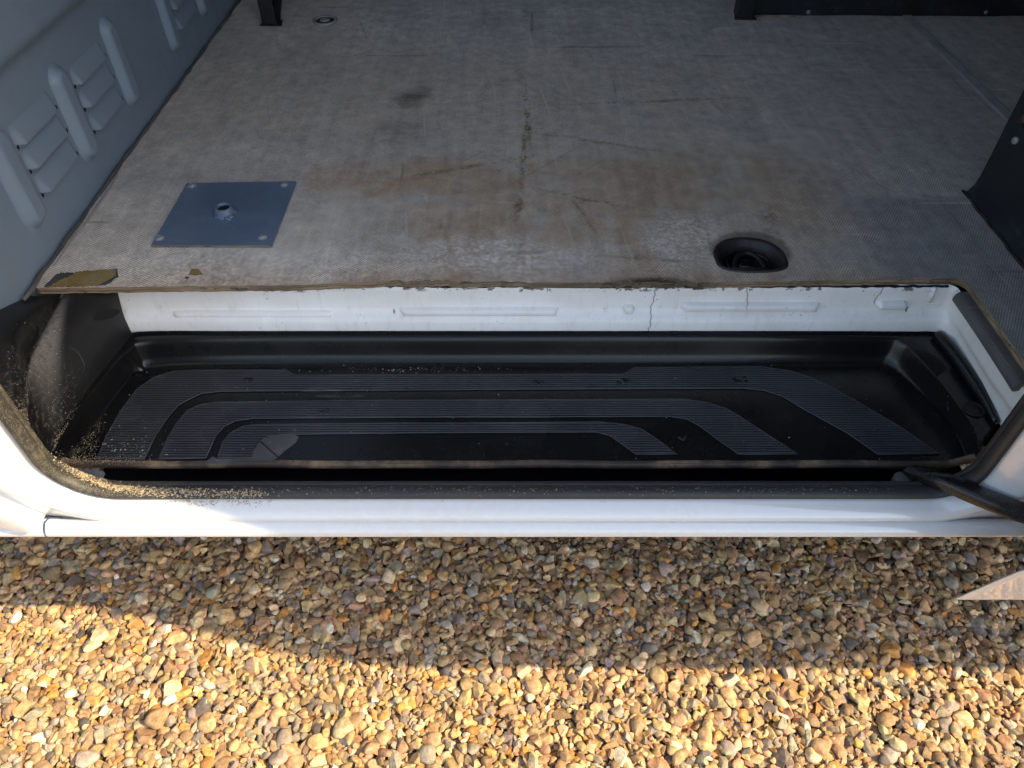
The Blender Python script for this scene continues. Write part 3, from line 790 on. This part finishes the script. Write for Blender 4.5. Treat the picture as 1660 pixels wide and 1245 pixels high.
# --- step tray
Fk = [(-0.611, 0.627), (-0.604, 0.668), (-0.597, 0.711), (-0.5835, 0.784), (-0.571, 0.808), (-0.547, 0.8225), (-0.40, 0.828), (0.0, 0.829), (0.40, 0.829), (0.556, 0.8285), (0.583, 0.822), (0.597, 0.803), (0.613, 0.760), (0.624, 0.710), (0.629, 0.668), (0.625, 0.627)]
Tk = [(-0.625, 0.627, -0.784), (-0.617, 0.665, -0.777), (-0.611, 0.702, -0.773), (-0.597, 0.780, -0.7715), (-0.585, 0.822, -0.771), (-0.556, 0.846, -0.771), (-0.40, 0.852, -0.771), (0.0, 0.853, -0.771), (0.40, 0.853, -0.771), (0.572, 0.852, -0.7715), (0.602, 0.842, -0.772), (0.613, 0.815, -0.773), (0.625, 0.768, -0.774), (0.634, 0.712, -0.775), (0.639, 0.673, -0.777), (0.637, 0.627, -0.784)]
Rk = [(-0.634, 0.627), (-0.628, 0.662), (-0.622, 0.70), (-0.609, 0.782), (-0.598, 0.835), (-0.577, 0.8575), (-0.40, 0.8590), (0.0, 0.8590), (0.40, 0.8590), (0.60, 0.8590), (0.654, 0.8585), (0.665, 0.84), (0.669, 0.785), (0.670, 0.725), (0.670, 0.682), (0.650, 0.655)]
KS = 0.812 / 0.800
Fk = [(x * KS, y * KS) for x, y in Fk]
YF = 0.627 * KS
Tk = [(x, max(y, YF), z) for x, y, z in Tk]
Rk = [(x, max(y, YF)) for x, y in Rk]
NSP = 7
Fp = catmull(Fk, NSP); Tp = catmull(Tk, NSP); Rp = catmull(Rk, NSP)
rings = []
for (a, zf) in ((-1.3, 0.0), (-0.9, 0.004), (-0.5, 0.03), (-0.2, 0.085), (0.05, 0.18), (0.25, 0.32), (0.5, 0.58), (0.72, 0.80), (0.88, 0.93), (1.0, 0.985), (1.2, 1.0)):
    rings.append([(p[0] + (t[0] - p[0]) * a, max(YF, p[1] + (t[1] - p[1]) * a), ZT + (HC + t[2] - ZT) * zf) for p, t in zip(Fp, Tp)])
rings.append([(r_[0], r_[1], HC + t[2] + 0.0003) for r_, t in zip(Rp, Tp)])
rings.append([(r_[0] + (0.002 if r_[0] > 0.6 else -0.002 if r_[0] < -0.58 else 0), r_[1] + (0.0006 if abs(r_[0]) < 0.58 else 0), HC + t[2] + 0.006) for r_, t in zip(Rp, Tp)])
b_ = B().grid(rings, flip=True)
n = len(rings[0])
inner = rings[0]
# flat tread: rows between the left and right halves of the inner ring
half = n // 2
tr = []
for q in tessellate_polygon([[Vector((p[0], p[1], 0)) for p in inner]]): 
    a, b, c = (Vector(inner[i]) for i in q)
    b_.f.append(tuple(q) if (b - a).cross(c - a).z > 0 else tuple(reversed(q)))
tray = b_.build('step_tray', M['tray'], van, angle=50, label='black moulded plastic step with three ribbed tread bands')
# turned-down front edge
xsn = np.linspace(-0.624, 0.636, 120)
rows = []
for (dy, dz) in ((0.0055, 0.0006), (0.002, 0.0010), (-0.0008, 0.0002), (-0.0022, -0.0022), (-0.0024, -0.007), (0.003, -0.012)):
    rows.append([(x, YF + dy + 0.0006 * math.sin(x * 31), ZT + dz + 0.0005 * math.sin(x * 17 + 1) + 0.012 * max(0, (abs(x) - 0.605) / 0.025)) for x in xsn])
B().grid(rows, flip=True).build('nosing', M['nose'], tray)
# tread bands
P1 = [(159, 744), (173, 708), (197, 666), (223, 631), (250, 613), (281, 603), (320, 601), (465, 601), (478, 609.5), (1010, 607.5), (1028, 597), (1233, 595), (1279, 602), (1314, 613), (1342, 626), (1392, 654), (1460, 694), (1522, 737), (1422, 737), (1374, 703), (1303, 664), (1268, 643), (1240, 634), (1204, 630), (800, 632), (358, 635), (326, 639), (305, 649), (289, 658), (271, 679), (252, 708), (234, 745)]
P2 = [(258, 745), (271, 714), (287, 687), (305, 666), (326, 657), (350, 653), (600, 650), (1109, 648), (1148, 654), (1176, 663), (1197, 675), (1243, 705), (1293, 737), (1197, 737), (1162, 712), (1134, 691), (1113, 680), (1084, 675.5), (700, 677), (411, 679), (382, 683), (364, 692), (350, 708), (334, 743)]
P3 = [(353, 743), (361, 719), (374, 703), (395, 692), (417, 689), (700, 687), (971, 685), (1010, 689), (1038, 696), (1063, 712), (1098, 737), (1031, 737), (1006, 719), (989, 707), (968, 701), (700, 702), (459, 705), (435, 708), (422, 716), (411, 732), (409, 743)]
def spans(poly, y):
    xs = []
    for i in range(len(poly)):
        (xa, ya), (xb, yb) = poly[i], poly[(i + 1) % len(poly)]
        if (ya <= y) != (yb <= y): xs.append(xa + (y - ya) / (yb - ya) * (xb - xa))
    xs.sort(); return list(zip(xs[::2], xs[1::2]))
for P in (P1, P2, P3):
    poly = [W(*q, z=ZT)[:2] for q in P]
    v, f = prism(poly, ZT - 0.0005, ZT + 0.0008)
    b_ = B().add(v, f); nslab = len(f)
    y = 0.642
    while y < 0.85:
        for (xa, xb) in spans(poly, y):
            xa += 0.0008; xb -= 0.0008
            if xb - xa < 0.004: continue
            m_ = max(2, int((xb - xa) / 0.03))
            rows = []
            for (dy, dz) in ((-0.0013, 0.0006), (-0.0008, 0.0024), (0.0008, 0.0024), (0.0013, 0.0006)):
                rows.append([(xa + (xb - xa) * k / m_, y + dy, ZT + dz + 0.00012 * math.sin(k * 2.7 + y * 900)) for k in range(m_ + 1)])
            b_.grid(rows)
        y += 0.0045
    band = b_.build('tread_band', None, tray, smooth=False, mats=[M['tray'], M['tread']], fmat=[0] * nslab + [1] * (len(b_.f) - nslab))  # slab in tray black: shade of the grooves put into the colour
    rim = [(*p, ZT + 0.0013) for p in poly + poly[:1]]
    B().tube(rim, 0.0010, 5, cap=False).build('tread_rim', M['tread'], tray)
# worn-through flap, holes and blobs on the tread
v, f = prism([W(*q, z=ZT)[:2] for q in ((330, 752), (345, 741), (353, 745), (409, 744), (413, 728), (424, 715), (440, 708), (466, 705), (478, 705), (484, 709), (480, 718), (462, 731), (448, 744), (430, 752))], ZT - 0.0005, ZT + 0.0012)
flap = mesh('worn_flap', v, f, M['worn'], tray, smooth=False, label='grey scuffed patch at the front of the step')
B().tube([W(q, w, z=ZT + 0.0012) for q, w in ((423, 716), (437, 729), (451, 741))], 0.0010, 6).build('crease', M['dark'], tray)
for (u, vv, r_) in ((872, 622, .0068), (1010, 619, .009), (527, 668, .006), (1199, 617, .009), (404, 617, .006), (1104, 711, .007), (1420, 700, .004)):
    c = W(u, vv, z=ZT)
    b_ = B()
    for _ in range(7):
        b_.lathe((c[0] + random.uniform(-1, 1) * r_, c[1] + random.uniform(-.5, .5) * r_, ZT + 0.001), [(r_ * random.uniform(.3, .6), 0), (r_ * .3, 0.0018), (0.0002, 0.0021)], 7)
    b_.build('melted_spot', M['tray'], tray)
# fixing recess on the right-hand shelf
c = W(1579, 664, z=HC - 0.775)
B().lathe((c[0], c[1], HC - 0.7748), [(0.0150, -0.0005), (0.0148, 0.0016), (0.0132, 0.0020), (0.0120, 0.0008), (0.0115, 0.0004), (0.0075, 0.0004), (0.0065, 0.0020), (0.002, 0.0024), (0.0003, 0.001)], 24).build('fixing_plug', M['dark'], tray)
# rubber lip beside the shelf
pts = catmull([(0.658, 0.853, ZR + 0.004), (0.664, 0.82, ZR + 0.005), (0.668, 0.77, ZR + 0.005), (0.671, 0.72, ZR + 0.003), (0.672, 0.678, ZR - 0.002)], 6)
B().tube(pts, [0.0085, *[0.0095] * (len(pts) - 10), *np.linspace(0.009, 0.005, 9)], 10).build('rubber_lip', M['tray'], tray)

# --- left-hand step side trim
cols_ = [
    [(-0.80, .858, -.690), (-0.79, .76, -.640), (-0.775, .69, -.655), (-0.745, .640, -.680), (-0.70, .604, -.700)],
    [(-0.715, .856, -.691), (-0.705, .755, -.655), (-0.688, .690, -.668), (-0.668, .640, -.690), (-0.640, .604, -.712)],
    [(-0.676, .854, -.694), (-0.666, .755, -.661), (-0.650, .690, -.672), (-0.636, .640, -.695), (-0.616, .603, -.722)],
    [(-0.674, .864, -.704), (-0.664, .757, -.702), (-0.645, .690, -.700), (-0.629, .638, -.712), (-0.612, .602, -.736)],
    [(-0.665, .868, -.694), (-0.651, .760, -.688), (-0.632, .686, -.683), (-0.622, .632, -.712), (-0.608, .600, -.748)],
    [(-0.640, .870, -.690), (-0.640, .760, -.695), (-0.630, .682, -.700), (-0.622, .630, -.724), (-0.608, .599, -.758)],
    [(-0.596, .884, -.694), (-0.624, .756, -.722), (-0.628, .668, -.738), (-0.624, .622, -.756), (-0.612, .597, -.778)],
    [(-0.591, .860, -.735), (-0.612, .750, -.755), (-0.626, .655, -.768), (-0.628, .616, -.784), (-0.618, .595, -.798)],
    [(-0.590, .858, -.790), (-0.610, .748, -.795), (-0.626, .640, -.800), (-0.630, .612, -.806), (-0.622, .594, -.814)],
]
long_ = [catmull(c_, 7) for c_ in cols_]
def crease(P):
    out = [P[0]]
    for a, b in zip(P[:-1], P[1:]):
        out += [a + (b - a) * t for t in (0.14, 0.5, 0.86)]
    return out + [P[-1]]
grid_ = [crease([l[k] for l in long_]) for k in range(len(long_[0]))]
b_ = B().grid([[(p[0], p[1], HC + p[2]) for p in r_] for r_ in grid_])
strim = b_.build('step_side_trim', M['trim'], van, label='black plastic trim left of the step, dusted with sand')
# flat dark oval painting the shade of a grab recess; moulded outline in the trim
c = W(170, 507, y=0.83)
b_ = B()
rows = []
for k in range(13):
    a = math.pi * 2 * k / 12
    rows.append([(c[0] + 0.016 * math.cos(a) * s_ + 0.004, c[1] + 0.008 * math.cos(a) * s_ - 0.003, c[2] + 0.0085 * math.sin(a) * s_) for s_ in (0.05, 0.6, 1.0)])
b_.grid(rows).build('grab_recess_shade', M['dark'], strim)
pts = catmull([(*W(*q, y=yy)[:2], W(*q, y=yy)[2]) for q, yy in (((112, 563), .752), ((125, 570), .752), ((136, 590), .742), ((135, 602), .736), ((122, 612), .722), ((102, 632), .700), ((85, 655), .680))], 5)
B().tube(pts, [0.0011] * len(pts), 6).build('moulded_line', M['trim'], strim)

# --- door frame, seal and sill
def upath(step=0.012):
    """opening edge in the plane of the body side: (x, z, outward normal x, z)"""
    XL, XRt, ZB, r_ = -0.596, 0.604, HC - 0.803, 0.080
    out = []
    for z in np.linspace(2.20, ZB + r_, 50): out.append((XL, z, -1, 0))  # unseen top carried up high to let more light in
    for k in range(1, 14):
        a = R(180 + 90 * k / 14); out.append((XL + r_ + r_ * math.cos(a), ZB + r_ + r_ * math.sin(a), math.cos(a), math.sin(a)))
    ra = r_; r_ = 0.058
    for x in np.linspace(XL + ra, XRt - r_, 90): out.append((x, ZB, 0, -1))
    for k in range(1, 14):
        a = R(270 + 90 * k / 14); out.append((XRt - r_ + r_ * math.cos(a), ZB + r_ + r_ * math.sin(a), math.cos(a), math.sin(a)))
    for z in np.linspace(ZB + r_, 2.20, 50): out.append((XRt, z, 1, 0))
    return out
U = upath()
low = [(0.594, 0.010), (0.593, 0.003), (0.588, 0.0005), (0.572, 0.0005), (0.564, 0.0030), (0.556, 0.0075), (0.5515, 0.0125), (0.5500, 0.0155), (0.5495, 0.0185), (0.5515, 0.0260), (0.560, 0.040)]
side = [(0.606, 0.040), (0.600, 0.006), (0.588, 0.0005), (0.574, 0.003), (0.563, 0.012), (0.553, 0.026), (0.546, 0.040), (0.5475, 0.047), (0.555, 0.053), (0.557, 0.085), (0.557, 0.14)]
rows = []
for (x, z, nx_, nz_) in U:
    w = sw(1 - abs(nz_)) if nz_ < 0 else 1.0
    w = 1 - sw(-nz_) if nz_ < 0 else 1.0
    r_ = []
    for (a, b) in zip(low, side):
        y, m_ = a[0] * (1 - w) + b[0] * w, a[1] * (1 - w) + b[1] * w
        r_.append((x + nx_ * m_, y, z + nz_ * m_))
    rows.append([tuple(p) for p in catmull(r_, 3)])
frame = B().grid(rows).build('door_frame', M['white'], van, label='glossy white door surround and lower sill')
def sweep(prof, name, mat, parent, jig=0.0):
    rows = []
    for k, (x, z, nx_, nz_) in enumerate(U):
        g = jig * math.sin(k * 0.37) + jig * 0.6 * math.sin(k * 0.83 + 1)
        rows.append([(x + nx_ * (b + g), a + g * 0.6, z + nz_ * (b + g)) for a, b in prof])
    return B().grid(rows).build(name, mat, parent)
def oval(cy, cn, ry, rn, k=12): return [(cy + ry * math.cos(2 * math.pi * i / k), cn + rn * math.sin(2 * math.pi * i / k)) for i in range(k + 1)]
seal = sweep(oval(0.5785, -0.0045, 0.0098, 0.0068), 'door_seal', M['seal'], van, 0.0004)
seal['label'] = 'dark rubber door seal, sandy in the left corner'
sweep(oval(0.5925, -0.0020, 0.0052, 0.0048), 'seal_lip', M['seal'], seal, 0.0007)
# sill below the frame, butt joint at the front door
sp = catmull([(0.556, -0.8265), (0.5490, -0.8235), (0.5450, -0.8250), (0.5405, -0.8290), (0.5375, -0.8340), (0.5368, -0.8385), (0.5385, -0.8425), (0.548, -0.848), (0.575, -0.851)], 3)
for (xa, xb, nm) in ((-0.6125, 2.5, 'sill'), (-2.2, -0.6155, 'sill')):
    B().grid([[(x, p[0], HC + p[1]) for p in sp] for x in (np.linspace(xa, xb, 40))]).build(nm, M['white'], van)
# door track under the step
rows = [[(x, y, z) for (y, z) in ((0.590, HC - 0.800), (0.594, HC - 0.812), (0.597, HC - 0.822), (0.600, HC - 0.850), (0.612, HC - 0.862), (0.640, HC - 0.866), (0.700, HC - 0.866), (0.705, HC - 0.835))] for x in np.linspace(-0.60, 0.66, 30)]
track = B().grid(rows).build('door_track', M['track'], van)
B().tube([(x, 0.612 + 0.0035 * math.sin(x * 5 + 0.5) + 0.001 * math.sin(x * 23), HC - 0.836 + 0.002 * math.sin(x * 9)) for x in np.linspace(-0.5, 0.57, 60)], 0.0042, 8).build('cable', M['track'], track)
v, f = prism([W(*q, z=HC - 0.812)[:2] for q in ((84, 733), (105, 757), (168, 764), (157, 785), (120, 780), (95, 765))], HC - 0.818, HC - 0.812)
mesh('sill_bracket', v, f, M['zinc'], van, smooth=False)
v, f = prism([W(*q, z=HC - 0.806)[:2] for q in ((96, 735), (104, 733), (110, 753), (99, 757))], HC - 0.811, HC - 0.805)
mesh('bolt_tab', v, f, M['rust'], van, smooth=False)
# front door beyond the left pillar
dz_ = [(-0.100, 0), (0.0, 0)]
rows = []
dp = catmull([(-0.6135, -0.8170), (-0.620, -0.806), (-0.632, -0.790), (-0.648, -0.768), (-0.664, -0.742), (-0.676, -0.70), (-0.690, -0.62), (-0.70, -0.4), (-0.70, -0.1), (-0.70, 0.1)], 4)  # stops low, out of view, to leave the cab open to light
for (x, z) in dp:
    r_ = [(x + 0.001, 0.570, HC + z)]
    for (o_, y) in ((0.0, 0.545), (-0.001, 0.540), (-0.004, 0.5365), (-0.010, 0.5345), (-0.018, 0.5335)):
        r_.append((x + o_, y, HC + z + o_ * 0.5))
    for (o_, dy) in ((-0.05, 0.0), (-0.2, 0.0), (-1.2, 0.004)):
        r_.append((x + o_, 0.533 + dy + 0.05 * max(0.0, (-0.76 - z)) , HC + max(-0.8195, z - 0.002 if o_ > -0.1 else z)))
    rows.append(r_)
B().grid(rows, flip=True).build('front_door', M['white'], van, label='lower rear corner of the closed white front door')

# --- outer body and shell of the load space (mostly out of the picture)
b_ = B()
b_.grid([[(x, 0.5415 + 0.02 * max(0, z - 1.0) ** 2, z) for x in (0.742, 1.2, 2.5)] for z in np.linspace(0.362, 2.3, 14)])
b_.build('rear_body_side', M['white'], van)
B().grid([[(x, 0.56 + 0.02 * (z - 1.0) ** 2, z) for x in (-2.2, -0.7, 0.75, 2.5)] for z in (2.20, 2.26, 2.34)]).build('roof_side', M['white'], van)
B().box(-0.8, 2.5, 0.59, 2.45, 2.34, 2.37).build('roof', M['white'], van, smooth=False)
B().box(-0.8, 2.5, 2.37, 2.42, 0.36, 2.34).build('far_side_wall', M['black'], van, smooth=False)  # unseen wall, made black to cut bounced light inside
B().box(2.41, 2.46, 0.60, 2.37, 0.36, 2.34).build('rear_doors', M['black'], van, smooth=False)  # unseen, made black to keep the right side dark
B().box(0.75, 2.40, 0.586, 0.606, 0.45, 2.29).build('side_lining', M['black'], van, smooth=False)
B().box(-2.2, 2.5, 0.720, 2.42, 0.300, 0.325).build('underbody', M['dark'], van, smooth=False)
# pillar linings beside the opening
B().box(0.655, 0.748, 0.606, 0.640, ZF - 0.01, 2.2).build('pillar', M['white'], van, smooth=False)
B().box(-0.76, -0.655, 0.606, 0.640, ZF + 0.10, 2.2).build('pillar', M['white'], van, smooth=False)

# --- racking: posts, back board, end panel
def post(u, vv, w, name):
    c = W(u, vv, z=ZF)
    t_ = 0.0035
    b = B()
    b.box(c[0] - w / 2, c[0] + w / 2, c[1], c[1] + t_, ZF + 0.002, ZF + 1.5)
    b.box(c[0] - w / 2, c[0] - w / 2 + t_, c[1] + t_, c[1] + 0.04, ZF + 0.002, ZF + 1.5)
    b.box(c[0] + w / 2 - t_, c[0] + w / 2, c[1] - 0.006, c[1] + 0.0, ZF + 0.002, ZF + 1.5)
    p = b.build(name, M['black'], van, smooth=False)
    v, f = prism([(c[0] - w / 2 - 0.006, c[1] - 0.006), (c[0] + w / 2 + 0.012, c[1] - 0.008), (c[0] + w / 2 + 0.006, c[1] + 0.03), (c[0] - w / 2, c[1] + 0.03)], ZF + 0.0003, ZF + 0.003)
    mesh('foot', v, f, M['rust'], p, smooth=False)
    return c, p
c, p = post(438, 41, 0.036, 'rack_post')
B().tube([(c[0] + 0.012, c[1] + 0.012, ZF + 0.004), (c[0] + 0.10, c[1] + 0.012, ZF + 0.28)], 0.011, 6).build('brace', M['black'], p)
c, p = post(1206, 31, 0.036, 'rack_post')
yb = W(1400, 26, z=ZF)[1]
b_ = B(); rows = []
for z in list(np.linspace(ZF + 0.001, ZF + 0.06, 6)) + [ZF + 0.3, ZF + 1.2]:
    rows.append([(x, yb + 0.003 * math.sin(x * 7 + z * 30) + 0.0015 * math.sin(x * 31), z) for x in np.linspace(c[0] + 0.02, 2.38, 60)])
b_.grid(rows)
bb = b_.build('rack_board', M['black'], van, label='black stained board across the back of the floor')
for u in (1310, 1597):
    q = W(u, 19, y=yb)
    B().lathe((0, 0, 0), [(0.1, 0)], 3)
    mesh('screw', *(lambda b: (b.v, b.f))(B().tube([(q[0], yb + 0.002, q[2]), (q[0], yb - 0.006, q[2])], 0.005, 10)), M['screw'], bb)
B().tube([(x, yb - 0.004 + random.uniform(-.002, .002), ZF + 0.001) for x in np.linspace(c[0] + 0.02, c[0] + 0.13, 8)], 0.003, 6).build('splinter', M['ply'], bb)
E = W(1574, 312, z=ZF)
b_ = B()
rows = []
for z in list(np.linspace(ZF + 0.001, ZF + 0.12, 9)) + [ZF + 0.3, ZF + 0.7, ZF + 1.3]:
    sk = 0.012 * max(0, 1 - (z - ZF) / 0.03) ** 2
    rr = [(E[0] - sk + 0.002 * math.sin(y * 40 + z * 25), y, z) for y in np.linspace(0.66, E[1] - 0.004, 24)]
    rr += [(E[0] - sk + 0.001, E[1] - 0.001, z), (E[0] + 0.006, E[1] + 0.002 - sk * 0, z), (E[0] + 0.04, E[1] + 0.002, z)]
    rows.append(rr)
ep = b_.grid(rows, flip=True).build('rack_end_panel', M['black'], van, label='black panel standing on the floor right of the step', angle=50)
for (u, vv, r_, mt) in ((1646, 228, .0065, 'alu'), (1657, 194, .010, 'rust')):
    q = W(u, vv, x=E[0])
    mesh('screw', *(lambda b: (b.v, b.f))(B().tube([(E[0] + .002, q[1], q[2]), (E[0] - .0035, q[1], q[2])], [r_, r_ * .8], 12)), M[mt], ep)
B().tube([(E[0] - 0.013 + random.uniform(-.002, .002), y, ZF + 0.001) for y in np.linspace(0.68, E[1] + 0.004, 30)], [random.uniform(.0015, .004) for _ in range(30)], 6).build('sealant_bead', M['rust'], ep)

# --- sliding door, run back along the body, and its lower arm
DX, DZ0 = 0.577, 0.3155
dprof = [(0.3155, 0.4700), (0.325, 0.4665), (0.36, 0.4570), (0.47, 0.4240), (0.55, 0.3800), (0.70, 0.3480), (0.86, 0.3380), (1.02, 0.3420), (1.20, 0.3480), (1.5, 0.358), (2.0, 0.380), (2.2, 0.395)]  # unseen upper profile bulges to set the shadow edge on the gravel
pz = catmull([(p[1], p[0]) for p in dprof], 4)
b_ = B(); rows = []
for (y, z) in pz:
    e = DX
    rows.append([(e + 0.090, y + 0.036, z), (e + 0.060, y + 0.026, z), (e + 0.020, y + 0.0065, z), (e + 0.0012, y + 0.0042, z), (e, y + 0.0022, z), (e + 0.0015, y + 0.0004, z), (e + 0.012, y, z), (1.2, y, z), (1.9, y, z), (1.905, y + 0.01, z), (1.905, 0.512, z)])  # unseen rear end closed off to stop sun slipping behind the door
b_.grid(rows)
n = len(rows[0])
# turned-in bottom edge
b_.grid([[(p[0], p[1], p[2]) for p in rows[0][::-1]], [(p[0] + 0.004, p[1] + 0.003, p[2] - 0.001) for p in rows[0][::-1]]])
door = b_.build('sliding_door', M['white'], van, angle=60, label='white sliding door slid back along the outside of the body')
b_ = B()
b_.box(DX + 0.095, 1.88, 0.500, 0.520, 0.335, 1.95, 0.006)
b_.build('inner_panel', M['inner'], door, smooth=False)
# arm: channel bar curving out of the track
ap = catmull([(0.541, 0.622, HC - 0.806), (0.546, 0.610, HC - 0.798), (0.553, 0.596, HC - 0.786), (0.564, 0.579, HC - 0.775), (0.581, 0.562, HC - 0.7705), (0.605, 0.546, HC - 0.770), (0.642, 0.527, HC - 0.771), (0.70, 0.508, HC - 0.772), (0.76, 0.497, HC - 0.772)], 6)
rows = []
for i, p in enumerate(ap):
    t_ = Vector(ap[min(i + 1, len(ap) - 1)] - ap[max(i - 1, 0)]); t_.z = 0; t_.normalize()
    s_ = Vector((t_.y, -t_.x, 0))                   # towards the outside
    cs = []
    for (a, z) in ((-0.0110, -0.012), (-0.0110, 0.0050), (-0.0095, 0.0065), (0.0040, 0.0065), (0.0075, 0.0055), (0.0100, 0.0025), (0.0108, -0.002), (0.0105, -0.010), (0.0070, -0.013), (-0.0110, -0.012)):
        cs.append(tuple(Vector(p) + s_ * -a * -1 + Vector((0, 0, z))))
    rows.append(cs)
arm = B().grid(rows, flip=True).build('door_arm', M['steel'], van, angle=50, label='black steel lower arm of the sliding door')
for (u, vv) in ((1629, 821),):
    q = W(u, vv, z=HC - 0.7638)
    B().lathe((q[0], q[1], HC - 0.7640), [(0.0048, 0), (0.0047, 0.0009), (0.0035, 0.0012), (0.0003, 0.0006)], 12).build('arm_hole_shade', M['dark'], arm)  # black disc on the bar paints the shade of a hole
B().lathe((0.530, 0.608, HC - 0.822), [(0.011, 0), (0.012, 0.002), (0.012, 0.014), (0.009, 0.016), (0.0005, 0.0165)], 18).build('roller', M['rubber'], arm)

# ------------------------------------------------------------------ sand and grit (uncountable)
bpy.context.view_layer.update()
dg = bpy.context.evaluated_depsgraph_get()
gv = np.array([(1, 0, 0), (-1, 0, 0), (0, 1, 0), (0, -1, 0), (0, 0, 1), (0, 0, -1)], float)
gf = [(0, 2, 4), (2, 1, 4), (1, 3, 4), (3, 0, 4), (2, 0, 5), (1, 2, 5), (3, 1, 5), (0, 3, 5)]
def scatter(name, mat, spots, label, cat=None):
    vs, fs, off = [], [], 0
    for (gen, count, r0, r1) in spots:
        for _ in range(count):
            x, y, zt = gen()
            hit, loc, nor, idx, ob, mt = scn.ray_cast(dg, Vector((x, y, zt)), Vector((0, 0, -1)), distance=0.25)
            if not hit or abs(nor.z) < 0.12 or ob.name.startswith(('gravel', 'pebble')): continue
            r_ = random.uniform(r0, r1) * (0.6 if random.random() < 0.7 else 1.2)
            rm = np.array(Matrix.Rotation(random.uniform(0, 6.3), 3, 'Z'))
            p = gv * np.array([r_ * random.uniform(.7, 1.6), r_ * random.uniform(.7, 1.1), r_ * random.uniform(.5, .9)]) * (1 + 0.25 * np.array([[random.uniform(-1, 1)] for _ in range(6)]))
            p = p @ rm.T + np.array([loc.x, loc.y, loc.z + r_ * 0.35])
            vs.append(p); fs += [tuple(i + off for i in q) for q in gf]; off += 6
    vs = np.vstack(vs)
    return mesh(name, vs.tolist(), fs, mat, None, smooth=False, kind='stuff', label=label)
def line_gen(pts, sx, sy, z, bias=1.0):
    P = [np.array(p) for p in pts]
    def g():
        t = random.random() ** bias * (len(P) - 1); i = min(int(t), len(P) - 2)
        q = P[i] + (P[i + 1] - P[i]) * (t - i)
        return q[0] + random.gauss(0, sx), q[1] + random.gauss(0, sy), z
    return g
sillL = [W(*q, z=HC - 0.80)[:2] for q in ((60, 735), (105, 765), (150, 787), (220, 800), (320, 806), (430, 808))]
trimL = [(-0.655, 0.80), (-0.645, 0.74), (-0.632, 0.69), (-0.622, 0.645), (-0.614, 0.61)]
trayL = [W(*q, z=ZT)[:2] for q in ((110, 748), (160, 748), (230, 749))]
scatter('sand', M['sand'], [
    (line_gen(sillL, 0.010, 0.0038, HC - 0.70, 1.9), 5200, 0.0006, 0.0013),
    (line_gen(trimL, 0.009, 0.012, HC - 0.60, 0.5), 1700, 0.0004, 0.0009),
    (line_gen(trayL, 0.014, 0.005, HC - 0.70), 1100, 0.0003, 0.0007),
    (lambda: (random.gauss(-0.604, 0.012), random.gauss(0.675, 0.03), HC - 0.66), 700, 0.0003, 0.0006),
    (lambda: (random.uniform(-0.5, 0.5), random.gauss(0.578, 0.004), HC - 0.70), 700, 0.0004, 0.0008)], 'pale sand and grit gathered in the left corner of the doorway')
scatter('grit', M['lint'], [
    (lambda: (random.uniform(-0.58, 0.6), random.uniform(0.635, 0.835), HC - 0.70), 230, 0.0004, 0.0009),
    (lambda: (random.gauss(-0.16, 0.08), random.gauss(0.822, 0.003), HC - 0.70), 120, 0.0004, 0.0010),
    (lambda: (random.gauss(-0.55, 0.03), random.gauss(0.66, 0.015), HC - 0.70), 160, 0.0005, 0.0013),
    (lambda: (random.uniform(-0.6, 0.9), random.uniform(0.9, 1.8), HC - 0.55), 60, 0.0005, 0.0012)], 'tiny pale crumbs scattered over the black step and floor')
